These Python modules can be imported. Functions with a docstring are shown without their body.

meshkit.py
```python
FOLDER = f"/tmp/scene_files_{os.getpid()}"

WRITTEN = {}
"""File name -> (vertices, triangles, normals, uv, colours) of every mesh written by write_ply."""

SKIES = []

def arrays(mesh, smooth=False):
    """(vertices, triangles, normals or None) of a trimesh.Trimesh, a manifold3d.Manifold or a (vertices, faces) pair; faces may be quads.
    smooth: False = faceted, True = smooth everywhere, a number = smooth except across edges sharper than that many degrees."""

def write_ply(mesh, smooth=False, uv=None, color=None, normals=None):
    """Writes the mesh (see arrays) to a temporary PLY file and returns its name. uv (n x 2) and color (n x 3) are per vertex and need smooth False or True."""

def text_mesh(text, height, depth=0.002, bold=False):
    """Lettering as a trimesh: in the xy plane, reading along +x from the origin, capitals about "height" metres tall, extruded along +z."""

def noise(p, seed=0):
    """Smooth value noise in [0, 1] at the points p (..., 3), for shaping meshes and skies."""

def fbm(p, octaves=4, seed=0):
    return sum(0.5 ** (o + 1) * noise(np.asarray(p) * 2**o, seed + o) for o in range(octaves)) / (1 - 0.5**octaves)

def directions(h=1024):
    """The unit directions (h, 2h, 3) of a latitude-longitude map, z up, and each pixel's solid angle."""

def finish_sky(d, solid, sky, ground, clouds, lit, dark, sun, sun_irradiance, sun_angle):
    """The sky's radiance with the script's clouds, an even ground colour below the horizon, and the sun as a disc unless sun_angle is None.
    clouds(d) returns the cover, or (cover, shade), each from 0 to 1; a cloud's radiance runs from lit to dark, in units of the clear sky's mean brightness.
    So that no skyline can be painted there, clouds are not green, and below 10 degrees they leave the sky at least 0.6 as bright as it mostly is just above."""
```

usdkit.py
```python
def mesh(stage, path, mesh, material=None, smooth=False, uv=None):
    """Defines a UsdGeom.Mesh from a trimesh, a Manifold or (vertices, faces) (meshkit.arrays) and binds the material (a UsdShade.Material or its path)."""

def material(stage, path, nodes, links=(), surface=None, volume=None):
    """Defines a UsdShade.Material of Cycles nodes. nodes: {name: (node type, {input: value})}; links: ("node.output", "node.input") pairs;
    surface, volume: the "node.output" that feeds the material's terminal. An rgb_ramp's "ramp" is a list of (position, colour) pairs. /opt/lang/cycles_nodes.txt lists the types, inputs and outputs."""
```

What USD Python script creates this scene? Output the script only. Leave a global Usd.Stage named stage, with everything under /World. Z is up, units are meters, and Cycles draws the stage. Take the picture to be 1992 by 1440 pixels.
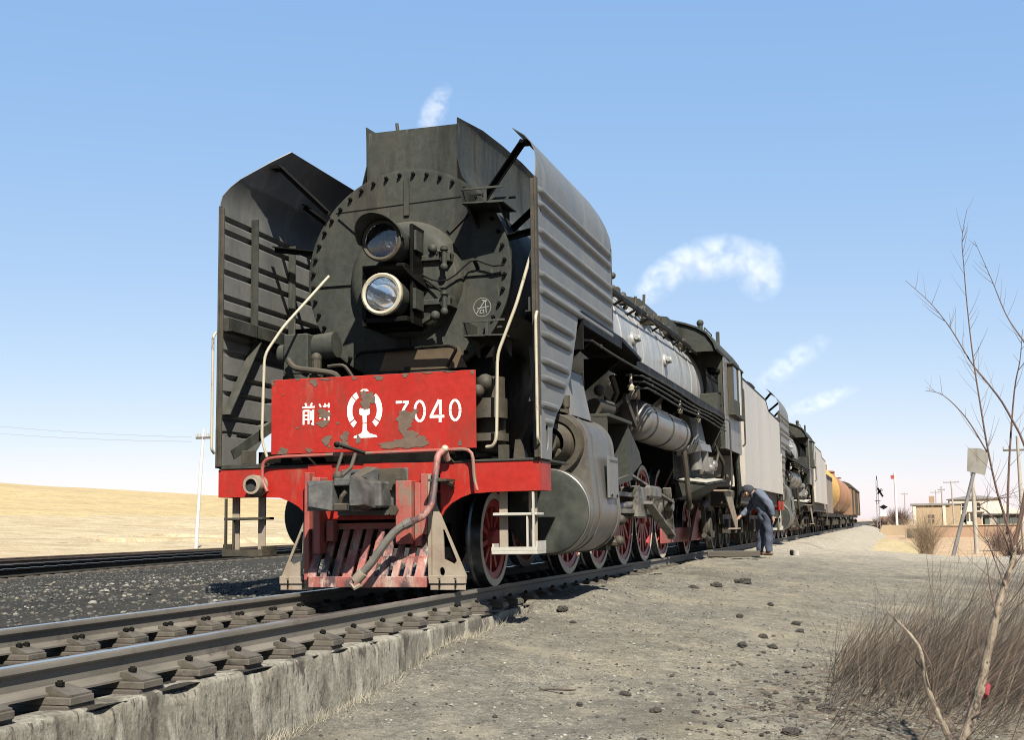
import math, random
import numpy as np, trimesh, manifold3d, shapely
from shapely import geometry as sg, ops, affinity
from shapely.geometry import Polygon, Point, LineString, box as sbox
import usdkit, meshkit
from pxr import Usd, UsdGeom, UsdShade, UsdLux, Gf, Sdf, Vt

stage = Usd.Stage.CreateInMemory()
UsdGeom.SetStageUpAxis(stage, UsdGeom.Tokens.z)
UsdGeom.SetStageMetersPerUnit(stage, 1.0)
world = UsdGeom.Xform.Define(stage, '/World')
stage.SetDefaultPrim(world.GetPrim())
UsdGeom.Scope.Define(stage, '/World/Looks')
PI = math.pi
rng = np.random.default_rng(7)
random.seed(7)

# ------------------------------------------------------------------ camera
def add_camera():
    cam = UsdGeom.Camera.Define(stage, '/World/camera')
    f, yaw, pit, roll = 2437.7, math.radians(16.682), math.radians(7.054), math.radians(-0.858)
    fw = np.array([-math.sin(yaw)*math.cos(pit), math.cos(yaw)*math.cos(pit), math.sin(pit)])
    r0 = np.array([math.cos(yaw), math.sin(yaw), 0]); u0 = np.cross(r0, fw)
    r = r0*math.cos(roll)+u0*math.sin(roll); u = -r0*math.sin(roll)+u0*math.cos(roll)
    m = Gf.Matrix4d(*r, 0, *u, 0, *(-fw), 0, 4.529, -10.642, 0.593, 1)
    cam.AddTransformOp().Set(m)
    cam.CreateHorizontalApertureAttr(36.0)
    cam.CreateVerticalApertureAttr(36.0*741/1024)
    cam.CreateFocalLengthAttr(36.0*f/1992)
    cam.CreateClippingRangeAttr(Gf.Vec2f(0.05, 20000))
    cam.CreateExposureAttr(EXPOSURE)
EXPOSURE, HAZE = 1.75, 0
add_camera()
# ------------------------------------------------------------------ light
SUN_AZ, SUN_EL = math.radians(31), math.radians(45)
sd = np.array([math.sin(SUN_AZ)*math.cos(SUN_EL), -math.cos(SUN_AZ)*math.cos(SUN_EL), math.sin(SUN_EL)])
SKY_STRENGTH, SUN_INTENSITY = 0.062, 1.25
dome = UsdLux.DomeLight.Define(stage, '/World/sky')
dome.GetPrim().SetCustomDataByKey('kind', 'structure')
skym = usdkit.material(stage, '/World/Looks/sky_look', {
    'sky': ('sky_texture', dict(sky_type='single_scattering', sun_disc=False, sun_elevation=SUN_EL,
                                sun_rotation=math.atan2(sd[0], sd[1]), altitude=1200.0, air_density=1.0, aerosol_density=.8, ozone_density=1.3)),
    'tint': ('mix_color', dict(blend_type='multiply', fac=1.0, use_clamp=False, b=(.98, .64, .34))),
    'air': ('mix_color', dict(fac=.45, use_clamp=False, b=(1.46, 3.58, 7.3))),
    'bg': ('background_shader', dict(strength=SKY_STRENGTH))}, [('sky.color', 'tint.a'), ('tint.result', 'air.a'), ('air.result', 'bg.color')], surface='bg.background')
UsdShade.MaterialBindingAPI.Apply(dome.GetPrim()).Bind(skym)
sun = UsdLux.DistantLight.Define(stage, '/World/sun')
sun.CreateIntensityAttr(SUN_INTENSITY); sun.CreateAngleAttr(0.5); sun.CreateNormalizeAttr(True)
sun.CreateColorAttr(Gf.Vec3f(1.0, 0.94, 0.83))
zax = Gf.Vec3d(*sd); xax = Gf.Cross(Gf.Vec3d(0, 0, 1), zax).GetNormalized(); yax = Gf.Cross(zax, xax)
sun.AddTransformOp().Set(Gf.Matrix4d(*xax, 0, *yax, 0, *zax, 0, 0, 0, 0, 1))

# ------------------------------------------------------------------ mesh helpers
class MB:
    """Collects shapes; one MB becomes one Mesh prim."""
    def __init__(s): s.V = []; s.F = []; s.n = 0
    def add(s, v, f):
        v = np.asarray(v, float); f = np.asarray(f, int)
        if f.shape[1] == 4: f = np.vstack([f[:, [0, 1, 2]], f[:, [0, 2, 3]]])
        s.V.append(v); s.F.append(f+s.n); s.n += len(v); return s
    def tm(s, m): return s.add(m.vertices, m.faces)
    def mf(s, m):
        q = m.to_mesh(); return s.add(q.vert_properties[:, :3], q.tri_verts)
    def box(s, x0, x1, y0, y1, z0, z1, b=0.0):
        if b > 0:
            P = []
            for x, sx in ((x0, 1), (x1, -1)):
                for y, sy in ((y0, 1), (y1, -1)):
                    for z, sz in ((z0, 1), (z1, -1)):
                        P += [(x+sx*b, y+sy*b, z), (x+sx*b, y, z+sz*b), (x, y+sy*b, z+sz*b)]
            return s.tm(trimesh.convex.convex_hull(np.array(P)))
        v = [(x, y, z) for x in (x0, x1) for y in (y0, y1) for z in (z0, z1)]
        return s.add(v, [(0, 1, 3, 2), (4, 6, 7, 5), (0, 4, 5, 1), (2, 3, 7, 6), (0, 2, 6, 4), (1, 5, 7, 3)])
    def hull(s, pts): return s.tm(trimesh.convex.convex_hull(np.array(pts, float)))
    def bar(s, p0, p1, w, h, up=(0, 0, 1)):
        p0 = np.array(p0, float); p1 = np.array(p1, float); d = p1-p0; d /= np.linalg.norm(d)
        a = np.cross(d, up); a = a/np.linalg.norm(a); c = np.cross(a, d)
        v = [p+i*a*w/2+j*c*h/2 for p in (p0, p1) for i, j in ((-1, -1), (1, -1), (1, 1), (-1, 1))]
        return s.add(v, [(0, 3, 2, 1), (4, 5, 6, 7), (0, 1, 5, 4), (1, 2, 6, 5), (2, 3, 7, 6), (3, 0, 4, 7)])
    def tube(s, path, r, n=8, caps=True):
        P = np.array(path, float); m = len(P)
        R = np.broadcast_to(np.asarray(r, float), (m,))
        T = np.gradient(P, axis=0); T /= np.linalg.norm(T, axis=1, keepdims=True)+1e-12
        a = np.cross(T[0], (0, 0, 1.0) if abs(T[0][2]) < .9 else (1.0, 0, 0)); a /= np.linalg.norm(a)
        rings = []
        for i in range(m):
            a = a-T[i]*(a@T[i]); a /= np.linalg.norm(a); b = np.cross(T[i], a)
            t = np.arange(n)*2*PI/n
            rings.append(P[i]+R[i]*(np.cos(t)[:, None]*a+np.sin(t)[:, None]*b))
        V = np.vstack(rings); F = []
        for i in range(m-1):
            for k in range(n):
                F.append((i*n+k, i*n+(k+1) % n, (i+1)*n+(k+1) % n, (i+1)*n+k))
        F = np.array(F); F = np.vstack([F[:, [0, 1, 2]], F[:, [0, 2, 3]]])
        if caps:
            c0 = len(V); V = np.vstack([V, P[0], P[-1]])
            F = np.vstack([F, [(c0, (k+1) % n, k) for k in range(n)], [(c0+1, (m-1)*n+k, (m-1)*n+(k+1) % n) for k in range(n)]])
        return s.add(V, F)
    def cyl(s, p0, p1, r0, r1=None, n=16, caps=True):
        return s.tube([p0, p1], [r0, r0 if r1 is None else r1], n, caps)
    def lathe(s, prof, origin, axis, n=32):
        """prof: (radius, distance along axis) pairs."""
        ax = np.array(axis, float); ax /= np.linalg.norm(ax)
        a = np.cross(ax, (0, 0, 1.0) if abs(ax[2]) < .9 else (1.0, 0, 0)); a /= np.linalg.norm(a); b = np.cross(ax, a)
        t = np.arange(n)*2*PI/n; ring = np.cos(t)[:, None]*a+np.sin(t)[:, None]*b
        V = np.vstack([np.array(origin)+ax*d+ring*max(r, 1e-4) for r, d in prof]); F = []
        for i in range(len(prof)-1):
            for k in range(n):
                F.append((i*n+k, i*n+(k+1) % n, (i+1)*n+(k+1) % n, (i+1)*n+k))
        return s.add(V, F)
    def ext(s, poly, axis, a0, a1):
        """poly extruded along an axis: 'x' takes (y,z), 'y' takes (x,z), 'z' takes (x,y)."""
        if not isinstance(poly, (Polygon, sg.MultiPolygon)): poly = Polygon(poly)
        if not poly.is_valid: poly = poly.buffer(0)
        for g in getattr(poly, 'geoms', [poly]):
            if g.area < 1e-9: continue
            m = trimesh.creation.extrude_polygon(g, a1-a0, engine='earcut'); v = m.vertices
            if axis == 'x': v = np.stack([a0+v[:, 2], v[:, 0], v[:, 1]], 1)
            elif axis == 'y': v = np.stack([v[:, 0], a1-v[:, 2], v[:, 1]], 1)
            else: v = v+[0, 0, a0]
            s.add(v, m.faces)
        return s
    def shell(s, P, t):
        """A sheet through the grid of points P (n, m, 3) with thickness t behind it."""
        P = np.asarray(P, float); n, m = P.shape[:2]
        du = np.gradient(P, axis=0); dv = np.gradient(P, axis=1); N = np.cross(du, dv)
        N /= np.linalg.norm(N, axis=2, keepdims=True)+1e-12
        A = P.reshape(-1, 3); B = (P-N*t).reshape(-1, 3); i = np.arange(n*m).reshape(n, m); o = n*m
        q = np.stack([i[:-1, :-1], i[1:, :-1], i[1:, 1:], i[:-1, 1:]], -1).reshape(-1, 4)
        F = [q, q[:, ::-1]+o]
        for e in (i[0, :], i[:, -1][::1], i[-1, ::-1], i[::-1, 0]):
            F.append(np.stack([e[:-1], e[1:], e[1:]+o, e[:-1]+o], -1))
        return s.add(np.vstack([A, B]), np.vstack(F))
    def ball(s, c, r, sub=2, squash=(1, 1, 1)):
        m = trimesh.creation.icosphere(sub, 1.0); return s.add(m.vertices*np.array(squash)*r+np.array(c), m.faces)
    def move(s, d): s.V = [v+np.array(d) for v in s.V]; return s
    def mirror(s):
        s.V = [v*np.array([-1, 1, 1]) for v in s.V]; s.F = [f[:, ::-1] for f in s.F]; return s
    def copy(s):
        o = MB(); o.V = [v.copy() for v in s.V]; o.F = [f.copy() for f in s.F]; o.n = s.n; return o
    def get(s): return np.vstack(s.V), np.vstack(s.F)

taken = {}
def numbered(parent, name):
    k = (str(parent), name); n = taken.get(k, -1)+1; taken[k] = n
    return name if n == 0 else f'{name}_{n:03d}'
def data(pr, **kw):
    for k, v in kw.items():
        if v: pr.SetCustomDataByKey(k, v)
    return pr
def thing(name, label, cat, loc=(0, 0, 0), rz=0.0, group=None):
    x = UsdGeom.Xform.Define(stage, '/World/'+numbered('/World', name))
    x.AddTranslateOp().Set(Gf.Vec3d(*map(float, loc))); x.AddRotateZOp().Set(float(math.degrees(rz)))
    data(x.GetPrim(), label=label, category=cat, group=group); return x.GetPrim()
def dup(root, name, label, loc, rz=0.0, group=None):
    x = UsdGeom.Xform.Define(stage, '/World/'+numbered('/World', name))
    x.GetPrim().GetReferences().AddInternalReference(root.GetPath())
    x.GetPrim().SetInstanceable(True)
    x.ClearXformOpOrder()
    x.GetPrim().GetAttribute('xformOp:translate').Set(Gf.Vec3d(*map(float, loc)))
    x.GetPrim().GetAttribute('xformOp:rotateZ').Set(float(math.degrees(rz)))
    x.SetXformOpOrder([UsdGeom.XformOp(x.GetPrim().GetAttribute('xformOp:translate')), UsdGeom.XformOp(x.GetPrim().GetAttribute('xformOp:rotateZ'))])
    data(x.GetPrim(), label=label, group=group); return x.GetPrim()
def pieces(mb):
    """The separate pieces of a mesh."""
    from scipy.sparse import coo_matrix
    from scipy.sparse.csgraph import connected_components
    V, F = mb.get(); e = np.vstack([F[:, :2], F[:, 1:]])
    _, u = np.unique(np.round(V, 5), axis=0, return_inverse=True); u = u.ravel()
    n, lab = connected_components(coo_matrix((np.ones(len(e)), (u[e[:, 0]], u[e[:, 1]])), shape=(u.max()+1,)*2), directed=False)
    lab = lab[u]; out = []
    for k in np.unique(lab[F[:, 0]]):
        f = F[lab[F[:, 0]] == k]; i = np.unique(f); m = np.full(len(V), -1); m[i] = np.arange(len(i)); out.append(MB().add(V[i], m[f]))
    return out
SPLIT = {'hanging_bracket', 'door_clamp', 'casing_band', 'twigs', 'edge_strip', 'board_bracket', 'stiffening_rib', 'rust_patch', 'rim_bolts', 'guard_slot', 'coupler_slot', 'brake_gear', 'drain_cocks', 'oil_cup', 'boiler_fittings', 'washout_fitting', 'sand_pipe', 'tread_stay', 'step_hanger',
         'plate_support', 'reservoir_strap', 'window_pane', 'front_window_pane', 'panel_catch', 'cab_handrail', 'side_seam', 'end_ladder', 'barrel_strap', 'corner_pier', 'porch_post', 'feed_hose', 'deflector_stay', 'diagonal_brace', 'top_rail', 'slide_bar', 'bark_knots', 'lamp_side_box', 'tread', 'walkway', 'white_lettering', 'tread_sheet', 'front_step_bracket_'}
RENAME = dict(rim_bolts='rim_bolt', white_lettering='painted_stroke', bark_knots='bark_knot', drain_cocks='drain_cock', boiler_fittings='boiler_fitting')
def part(name, mb, mat, parent, label=None, smooth=35, kind=None):
    if name in SPLIT:
        ps = pieces(mb); n2 = RENAME.get(name, name)
        if len(ps) > 1 or n2 != name:
            o = [part(n2+'', q, mat, parent, label, smooth, kind) if n2 not in SPLIT else _part(n2, q, mat, parent, label, smooth, kind) for q in ps]
            return o[0]
    return _part(name, mb, mat, parent, label, smooth, kind)
def _part(name, mb, mat, parent, label=None, smooth=35, kind=None):
    p = str(parent.GetPath()) if parent else '/World'
    m = usdkit.mesh(stage, p+'/'+numbered(p, name), mb.get(), mat, smooth=smooth)
    data(m.GetPrim(), label=label, kind=kind); return m.GetPrim()
def solo(name, mb, mat, label, cat, group=None, smooth=35):
    o = part(name, mb, mat, None, smooth=smooth); data(o, label=label, category=cat, group=group); return o
def struct(name, mb, mat, parent=None, smooth=35, kind='structure'):
    return part(name, mb, mat, parent, smooth=smooth, kind=kind)

# ------------------------------------------------------------------ materials
ALB = dict(sooty_black_paint=.34, mottled_head_paint=.5, oily_black_iron=.18, worn_brown_iron=.26, weathered_deflector_paint=.64, coal_ash_lumps=.24, rusty_rail_chair=.27, dark_stems=.28, grey_boiler_cladding=.8, faded_tender_plate=.74, chipped_red_paint=.34,
           dirty_red_frame_paint=.36, scuffed_pilot_paint=.36, muddy_guard_iron=.42, oily_red_wheel_paint=.36, stained_concrete=.36, faded_blue_jacket=.42, blue_work_trousers=.22, chipped_cream_paint=.31,
           white_lettering=.55, painted_white_edge=.3, cream_render=.48, tan_mud_wall=.42, dry_stems=.42, far_bare_shrub=.42, tank_yellow=.5, dusty_rail_steel=.4, polished_rail_head=1.0, bright_wheel_tread=1.0, bare_rust=.34, chalk_line=.28, dark_coupler=.5, greasy_steel=.27, dark_clods=.2, cylinder_casing=.34, reservoir_paint=.36, gondola_grey_brown=.34, weathered_sign_back=.36, pale_straw=.32, whitewashed_pole=.5, pale_sapling_bark=.36)
def M(name, ramp, scale=3.0, detail=6, rough=(0.5, 0.7), stretch=(1, 1, 1), bump=0.0, bscale=None, metallic=0.0, spec=0.5, grime=None, dust=None, fine=None, object_space=False):
    """A surface whose colour runs along a noise; grime=(colour, scale, low, high, stretch) lays soft-edged patches over it, dust=(colour, amount) settles on upward faces."""
    k_ = ALB.get(name, .4)
    ramp = [(a, tuple(k_*q for q in c)) for a, c in ramp]
    if grime: grime = [(tuple(k_*q for q in gr[0]),)+tuple(gr[1:]) for gr in (grime if isinstance(grime, list) else [grime])]
    if dust: dust = (tuple(.45*q for q in dust[0]), dust[1])
    nd = {'g': ('geometry', {}), 'm': ('mapping', dict(scale=stretch)), 'n': ('noise_texture', dict(scale=scale, detail=detail, roughness=0.62)),
          'r': ('rgb_ramp', dict(ramp=ramp)), 'p': ('principled_bsdf', dict(metallic=metallic, specular_ior_level=spec))}
    ln = [('g.position', 'm.vector'), ('m.vector', 'n.vector'), ('n.fac', 'r.fac')]
    if object_space:
        nd['t'] = ('texture_coordinate', {}); ln[0] = ('t.object', 'm.vector')
    src = 't.object' if object_space else 'g.position'
    col = 'r.color'
    if fine:
        nd['fn'] = ('noise_texture', dict(scale=fine[0], detail=4, roughness=0.7)); nd['fr'] = ('rgb_ramp', dict(ramp=[(.3, (1-fine[1],)*3), (.7, (1+fine[1],)*3)]))
        nd['fm'] = ('mix_color', dict(blend_type='multiply', fac=1.0, use_clamp=False))
        ln += [(src, 'fn.vector'), ('fn.fac', 'fr.fac'), (col, 'fm.a'), ('fr.color', 'fm.b')]; col = 'fm.result'
    for k, gr in enumerate([] if not grime else (grime if isinstance(grime, list) else [grime])):
        c, sc, lo, hi, st = gr
        nd[f'gm{k}'] = ('mapping', dict(scale=st, location=(k*3.7, k*1.9, 0.4))); nd[f'gn{k}'] = ('noise_texture', dict(scale=sc, detail=7, roughness=0.68))
        nd[f'gr{k}'] = ('map_range', dict(from_min=lo, from_max=hi, to_min=0.0, to_max=1.0, clamp=True))
        nd[f'gx{k}'] = ('mix_color', dict(b=c))
        ln += [(src, f'gm{k}.vector'), (f'gm{k}.vector', f'gn{k}.vector'), (f'gn{k}.fac', f'gr{k}.value'), (f'gr{k}.result', f'gx{k}.fac'), (col, f'gx{k}.a')]
        col = f'gx{k}.result'
    if dust:
        nd['sx'] = ('separate_xyz', {}); nd['dr'] = ('map_range', dict(from_min=0.45, from_max=0.95, to_min=0.0, to_max=dust[1], clamp=True)); nd['dx'] = ('mix_color', dict(b=dust[0]))
        ln += [('g.normal', 'sx.vector'), ('sx.z', 'dr.value'), ('dr.result', 'dx.fac'), (col, 'dx.a')]; col = 'dx.result'
    nd['rr'] = ('map_range', dict(from_min=.3, from_max=.7, to_min=rough[0], to_max=rough[1], clamp=True))
    ln += [(col, 'p.base_color'), ('n.fac', 'rr.value'), ('rr.result', 'p.roughness')]
    if bump:
        nd['bn'] = ('noise_texture', dict(scale=bscale or scale*8, detail=5, roughness=0.65)); nd['b'] = ('bump', dict(strength=1.0, distance=bump))
        ln += [(src, 'bn.vector'), ('bn.fac', 'b.height'), ('b.normal', 'p.normal')]
    return usdkit.material(stage, '/World/Looks/'+name, nd, ln, surface='p.BSDF')

DUST = (.20, .185, .15)
K = {}
K['black'] = M('sooty_black_paint', spec=.1, ramp= [(.25, (.048, .053, .046)), (.55, (.070, .075, .063)), (.8, (.090, .090, .072))], scale=1.6, rough=(.5, .72), stretch=(1, 1, .45), bump=.0012, bscale=22, dust=(DUST, .35),
               grime=[((.105, .090, .065), 1.1, .52, .70, (1, 1, .4)), ((.03, .03, .027), 2.2, .52, .66, (1, 1, .16)), ((.13, .085, .05), 3.4, .63, .74, (1, 1, .22)), ((.14, .13, .105), 14, .62, .72, (1, 1, .12))], fine=(14, .22))
K['dark'] = M('oily_black_iron', spec=.06, ramp= [(.3, (.012, .012, .011)), (.7, (.03, .028, .024))], scale=4, rough=(.4, .65), bump=.002, dust=(DUST, .25))
K['coupler'] = M('dark_coupler', [(.25, (.03, .032, .03)), (.5, (.07, .07, .065)), (.75, (.14, .14, .13))], 6, rough=(.4, .6), bump=.004, bscale=20, spec=.4)
K['casing'] = M('cylinder_casing', [(.25, (.085, .078, .064)), (.5, (.135, .125, .105)), (.75, (.20, .185, .155))], 2.2, rough=(.35, .55), stretch=(1, 1.5, .3), bump=.002, bscale=12, grime=[((.13, .075, .04), 2.5, .56, .7, (1, 2.5, .3)), ((.045, .04, .033), 3, .58, .7, (1, 1, .4))], dust=(DUST, .3), fine=(14, .15))
K['reservoir'] = M('reservoir_paint', [(.25, (.13, .125, .115)), (.5, (.20, .19, .175)), (.75, (.26, .245, .22))], 2.0, rough=(.35, .5), stretch=(1, 1, .6), grime=((.10, .075, .05), 2.4, .53, .68, (1, .6, 1)), fine=(10, .12))
K['head'] = M('mottled_head_paint', [(.25, (.018, .022, .019)), (.5, (.035, .04, .034)), (.75, (.065, .068, .056))], 5, rough=(.6, .8), spec=.15, bump=.002, bscale=30)
K['iron'] = M('worn_brown_iron', spec=.22, ramp= [(.25, (.05, .044, .033)), (.5, (.10, .085, .06)), (.75, (.17, .14, .095))], scale=5, rough=(.55, .8), bump=.003, dust=(DUST, .3))
K['deflector'] = M('weathered_deflector_paint', [(.25, (.078, .080, .077)), (.5, (.105, .106, .10)), (.75, (.14, .139, .128))], 1.8, rough=(.42, .6), stretch=(1, 1, .25), bump=.0012, bscale=14,
                   grime=[((.19, .18, .15), 2.6, .57, .75, (1, 1, .12)), ((.10, .07, .045), 3.0, .62, .75, (1, 1, .5))], dust=(DUST, .3), fine=(12, .12))
K['cladding'] = M('grey_boiler_cladding', [(.25, (.14, .142, .14)), (.5, (.20, .20, .19)), (.75, (.27, .26, .235))], 1.5, rough=(.3, .45), stretch=(1, 1.4, .35), bump=.001, bscale=6,
                  grime=[((.09, .075, .055), 2.0, .55, .72, (1, 1.5, .25)), ((.12, .07, .04), 3.5, .62, .72, (1, 1.5, .4))], fine=(7, .16))
K['tender'] = M('faded_tender_plate', [(.25, (.23, .208, .178)), (.5, (.315, .288, .25)), (.75, (.38, .345, .29))], .9, rough=(.35, .5), stretch=(1, 1, .12), bump=.002, bscale=2.5,
                grime=((.13, .11, .085), 1.7, .6, .78, (1, 1.0, .12)), fine=(6, .08))
RUST = (.145, .085, .052)
K['red'] = M('chipped_red_paint', [(.2, (.44, .022, .014)), (.5, (.52, .028, .017)), (.8, (.47, .04, .026))], 2.2, spec=.2, rough=(.38, .55), bump=.0012, bscale=30, dust=((.3, .16, .1), .35),
             grime=[((.30, .05, .03), 2.6, .52, .72, (1, 1, .45)), ((.42, .12, .08), 7, .58, .74, (1, 1, .2)), (RUST, 9, .66, .70, (1, 1, 1)), (RUST, 34, .68, .72, (1, 1, .7))], fine=(16, .14))
K['redworn'] = M('dirty_red_frame_paint', [(.2, (.34, .05, .036)), (.5, (.42, .09, .065)), (.8, (.38, .14, .10))], 5, rough=(.5, .75), bump=.003, bscale=20,
                 grime=[((.23, .165, .115), 5.5, .53, .62, (1, 1, .45)), ((.10, .07, .05), 4.0, .64, .72, (1, 1, .5))])
K['pilot'] = M('scuffed_pilot_paint', [(.3, (.30, .05, .04)), (.48, (.42, .13, .10)), (.6, (.46, .27, .22)), (.72, (.60, .50, .42))], 6, rough=(.5, .7), stretch=(1, 1, .5), bump=.004, bscale=18,
               grime=[((.09, .05, .05), 4.5, .50, .58, (1, 1, .45)), ((.62, .52, .42), 6, .6, .68, (1, 1, .4))])
K['guard'] = M('muddy_guard_iron', [(.2, (.22, .15, .105)), (.5, (.30, .24, .175)), (.8, (.36, .31, .24))], 4, rough=(.6, .8), bump=.003, bscale=25, grime=((.36, .10, .075), 2.5, .58, .66, (1, 1, .7)))
K['wheelred'] = M('oily_red_wheel_paint', [(.2, (.33, .025, .025)), (.6, (.47, .05, .04)), (.85, (.30, .05, .045))], 4, rough=(.4, .6), bump=.002, grime=((.09, .03, .025), 5, .58, .7, (1, 1, 1)))
K['rim'] = M('cream_tyre_edge', [(.2, (.45, .40, .30)), (.6, (.62, .56, .44)), (.85, (.35, .28, .2))], 7, rough=(.5, .7))
K['tread'] = M('bright_wheel_tread', [(.3, (.05, .055, .06)), (.7, (.10, .105, .11))], 5, rough=(.22, .35), metallic=.9)
K['steel'] = M('greasy_steel', [(.3, (.14, .13, .11)), (.5, (.24, .22, .18)), (.7, (.38, .35, .28))], 5, rough=(.4, .6), metallic=.2, bump=.002, grime=[((.03, .026, .02), 3.5, .5, .6, (1, 1, 1)), ((.10, .06, .035), 6, .58, .68, (1, 1, 1))])
K['cream'] = M('chipped_cream_paint', [(.25, (.50, .43, .29)), (.5, (.66, .59, .43)), (.75, (.60, .52, .36))], 12, rough=(.5, .7), grime=((.16, .11, .06), 14, .6, .66, (1, 1, .5)))
K['white'] = M('painted_white_edge', [(.3, (.62, .58, .48)), (.7, (.76, .73, .64))], 8, rough=(.5, .7), grime=((.3, .24, .16), 12, .63, .7, (1, 1, 1)))
K['lettering'] = M('white_lettering', [(.3, (.80, .77, .70)), (.7, (.85, .83, .77))], 20, rough=(.5, .6))
K['rustpatch'] = M('bare_rust', [(.25, (.10, .062, .04)), (.5, (.155, .098, .062)), (.75, (.21, .14, .09))], 14, rough=(.7, .9), bump=.002, bscale=60)
K['chalk'] = M('chalk_line', [(.35, (.30, .30, .28)), (.65, (.60, .60, .56))], 60, rough=(.8, .9))
K['hose'] = M('rubber_hose', [(.3, (.11, .10, .085)), (.7, (.19, .175, .15))], 9, rough=(.6, .8), bump=.002)
K['rustyplate'] = M('scorched_apron_plate', [(.3, (.10, .075, .05)), (.7, (.22, .15, .08))], 3, rough=(.5, .7))
K['glasslens'] = usdkit.material(stage, '/World/Looks/lamp_lens', {'f': ('fresnel', dict(IOR=1.5)), 't': ('transparent_bsdf', dict(color=(.97, .98, .98))), 'g': ('glossy_bsdf', dict(color=(1, 1, 1), roughness=0.01)), 'm': ('mix_closure', {})},
                                 [('f.fac', 'm.fac'), ('t.BSDF', 'm.closure1'), ('g.BSDF', 'm.closure2')], surface='m.closure')
K['pane'] = usdkit.material(stage, '/World/Looks/window_pane', {'f': ('fresnel', dict(IOR=1.6)), 't': ('transparent_bsdf', dict(color=(.5, .54, .55))), 'g': ('glossy_bsdf', dict(color=(.9, .9, .9), roughness=0.03)), 'm': ('mix_closure', {})},
                            [('f.fac', 'm.fac'), ('t.BSDF', 'm.closure1'), ('g.BSDF', 'm.closure2')], surface='m.closure')
K['mirror'] = usdkit.material(stage, '/World/Looks/lamp_reflector', {'p': ('principled_bsdf', dict(base_color=(.82, .83, .82), metallic=1.0, roughness=.08))}, [], surface='p.BSDF')
K['bulb'] = M('bulb_ceramic', [(.3, (.4, .36, .28)), (.7, (.5, .45, .36))], 20, rough=(.3, .5))
K['railtop'] = M('polished_rail_head', [(.3, (.30, .31, .31)), (.7, (.42, .43, .43))], 9, rough=(.18, .34), metallic=.95, stretch=(1, .1, 1))
K['railside'] = M('dusty_rail_steel', [(.25, (.10, .088, .068)), (.5, (.17, .15, .12)), (.8, (.24, .215, .175))], 6, rough=(.6, .8), stretch=(1, .25, 1), bump=.0015, bscale=40, grime=((.06, .045, .035), 5, .58, .7, (1, .5, 1)))
K['rustrail'] = M('rusty_rail', [(.3, (.06, .04, .026)), (.7, (.12, .08, .05))], 6, rough=(.6, .8))
K['chair'] = M('rusty_rail_chair', [(.25, (.10, .085, .062)), (.5, (.165, .14, .105)), (.8, (.23, .2, .155))], 8, rough=(.6, .85), bump=.003, bscale=35, grime=((.04, .032, .025), 7, .57, .68, (1, 1, 1)))
K['sleeper'] = M('oily_timber_sleeper', [(.3, (.05, .04, .03)), (.7, (.12, .095, .07))], 5, rough=(.7, .9), stretch=(.3, 3, 3), bump=.006, bscale=18)
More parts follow.
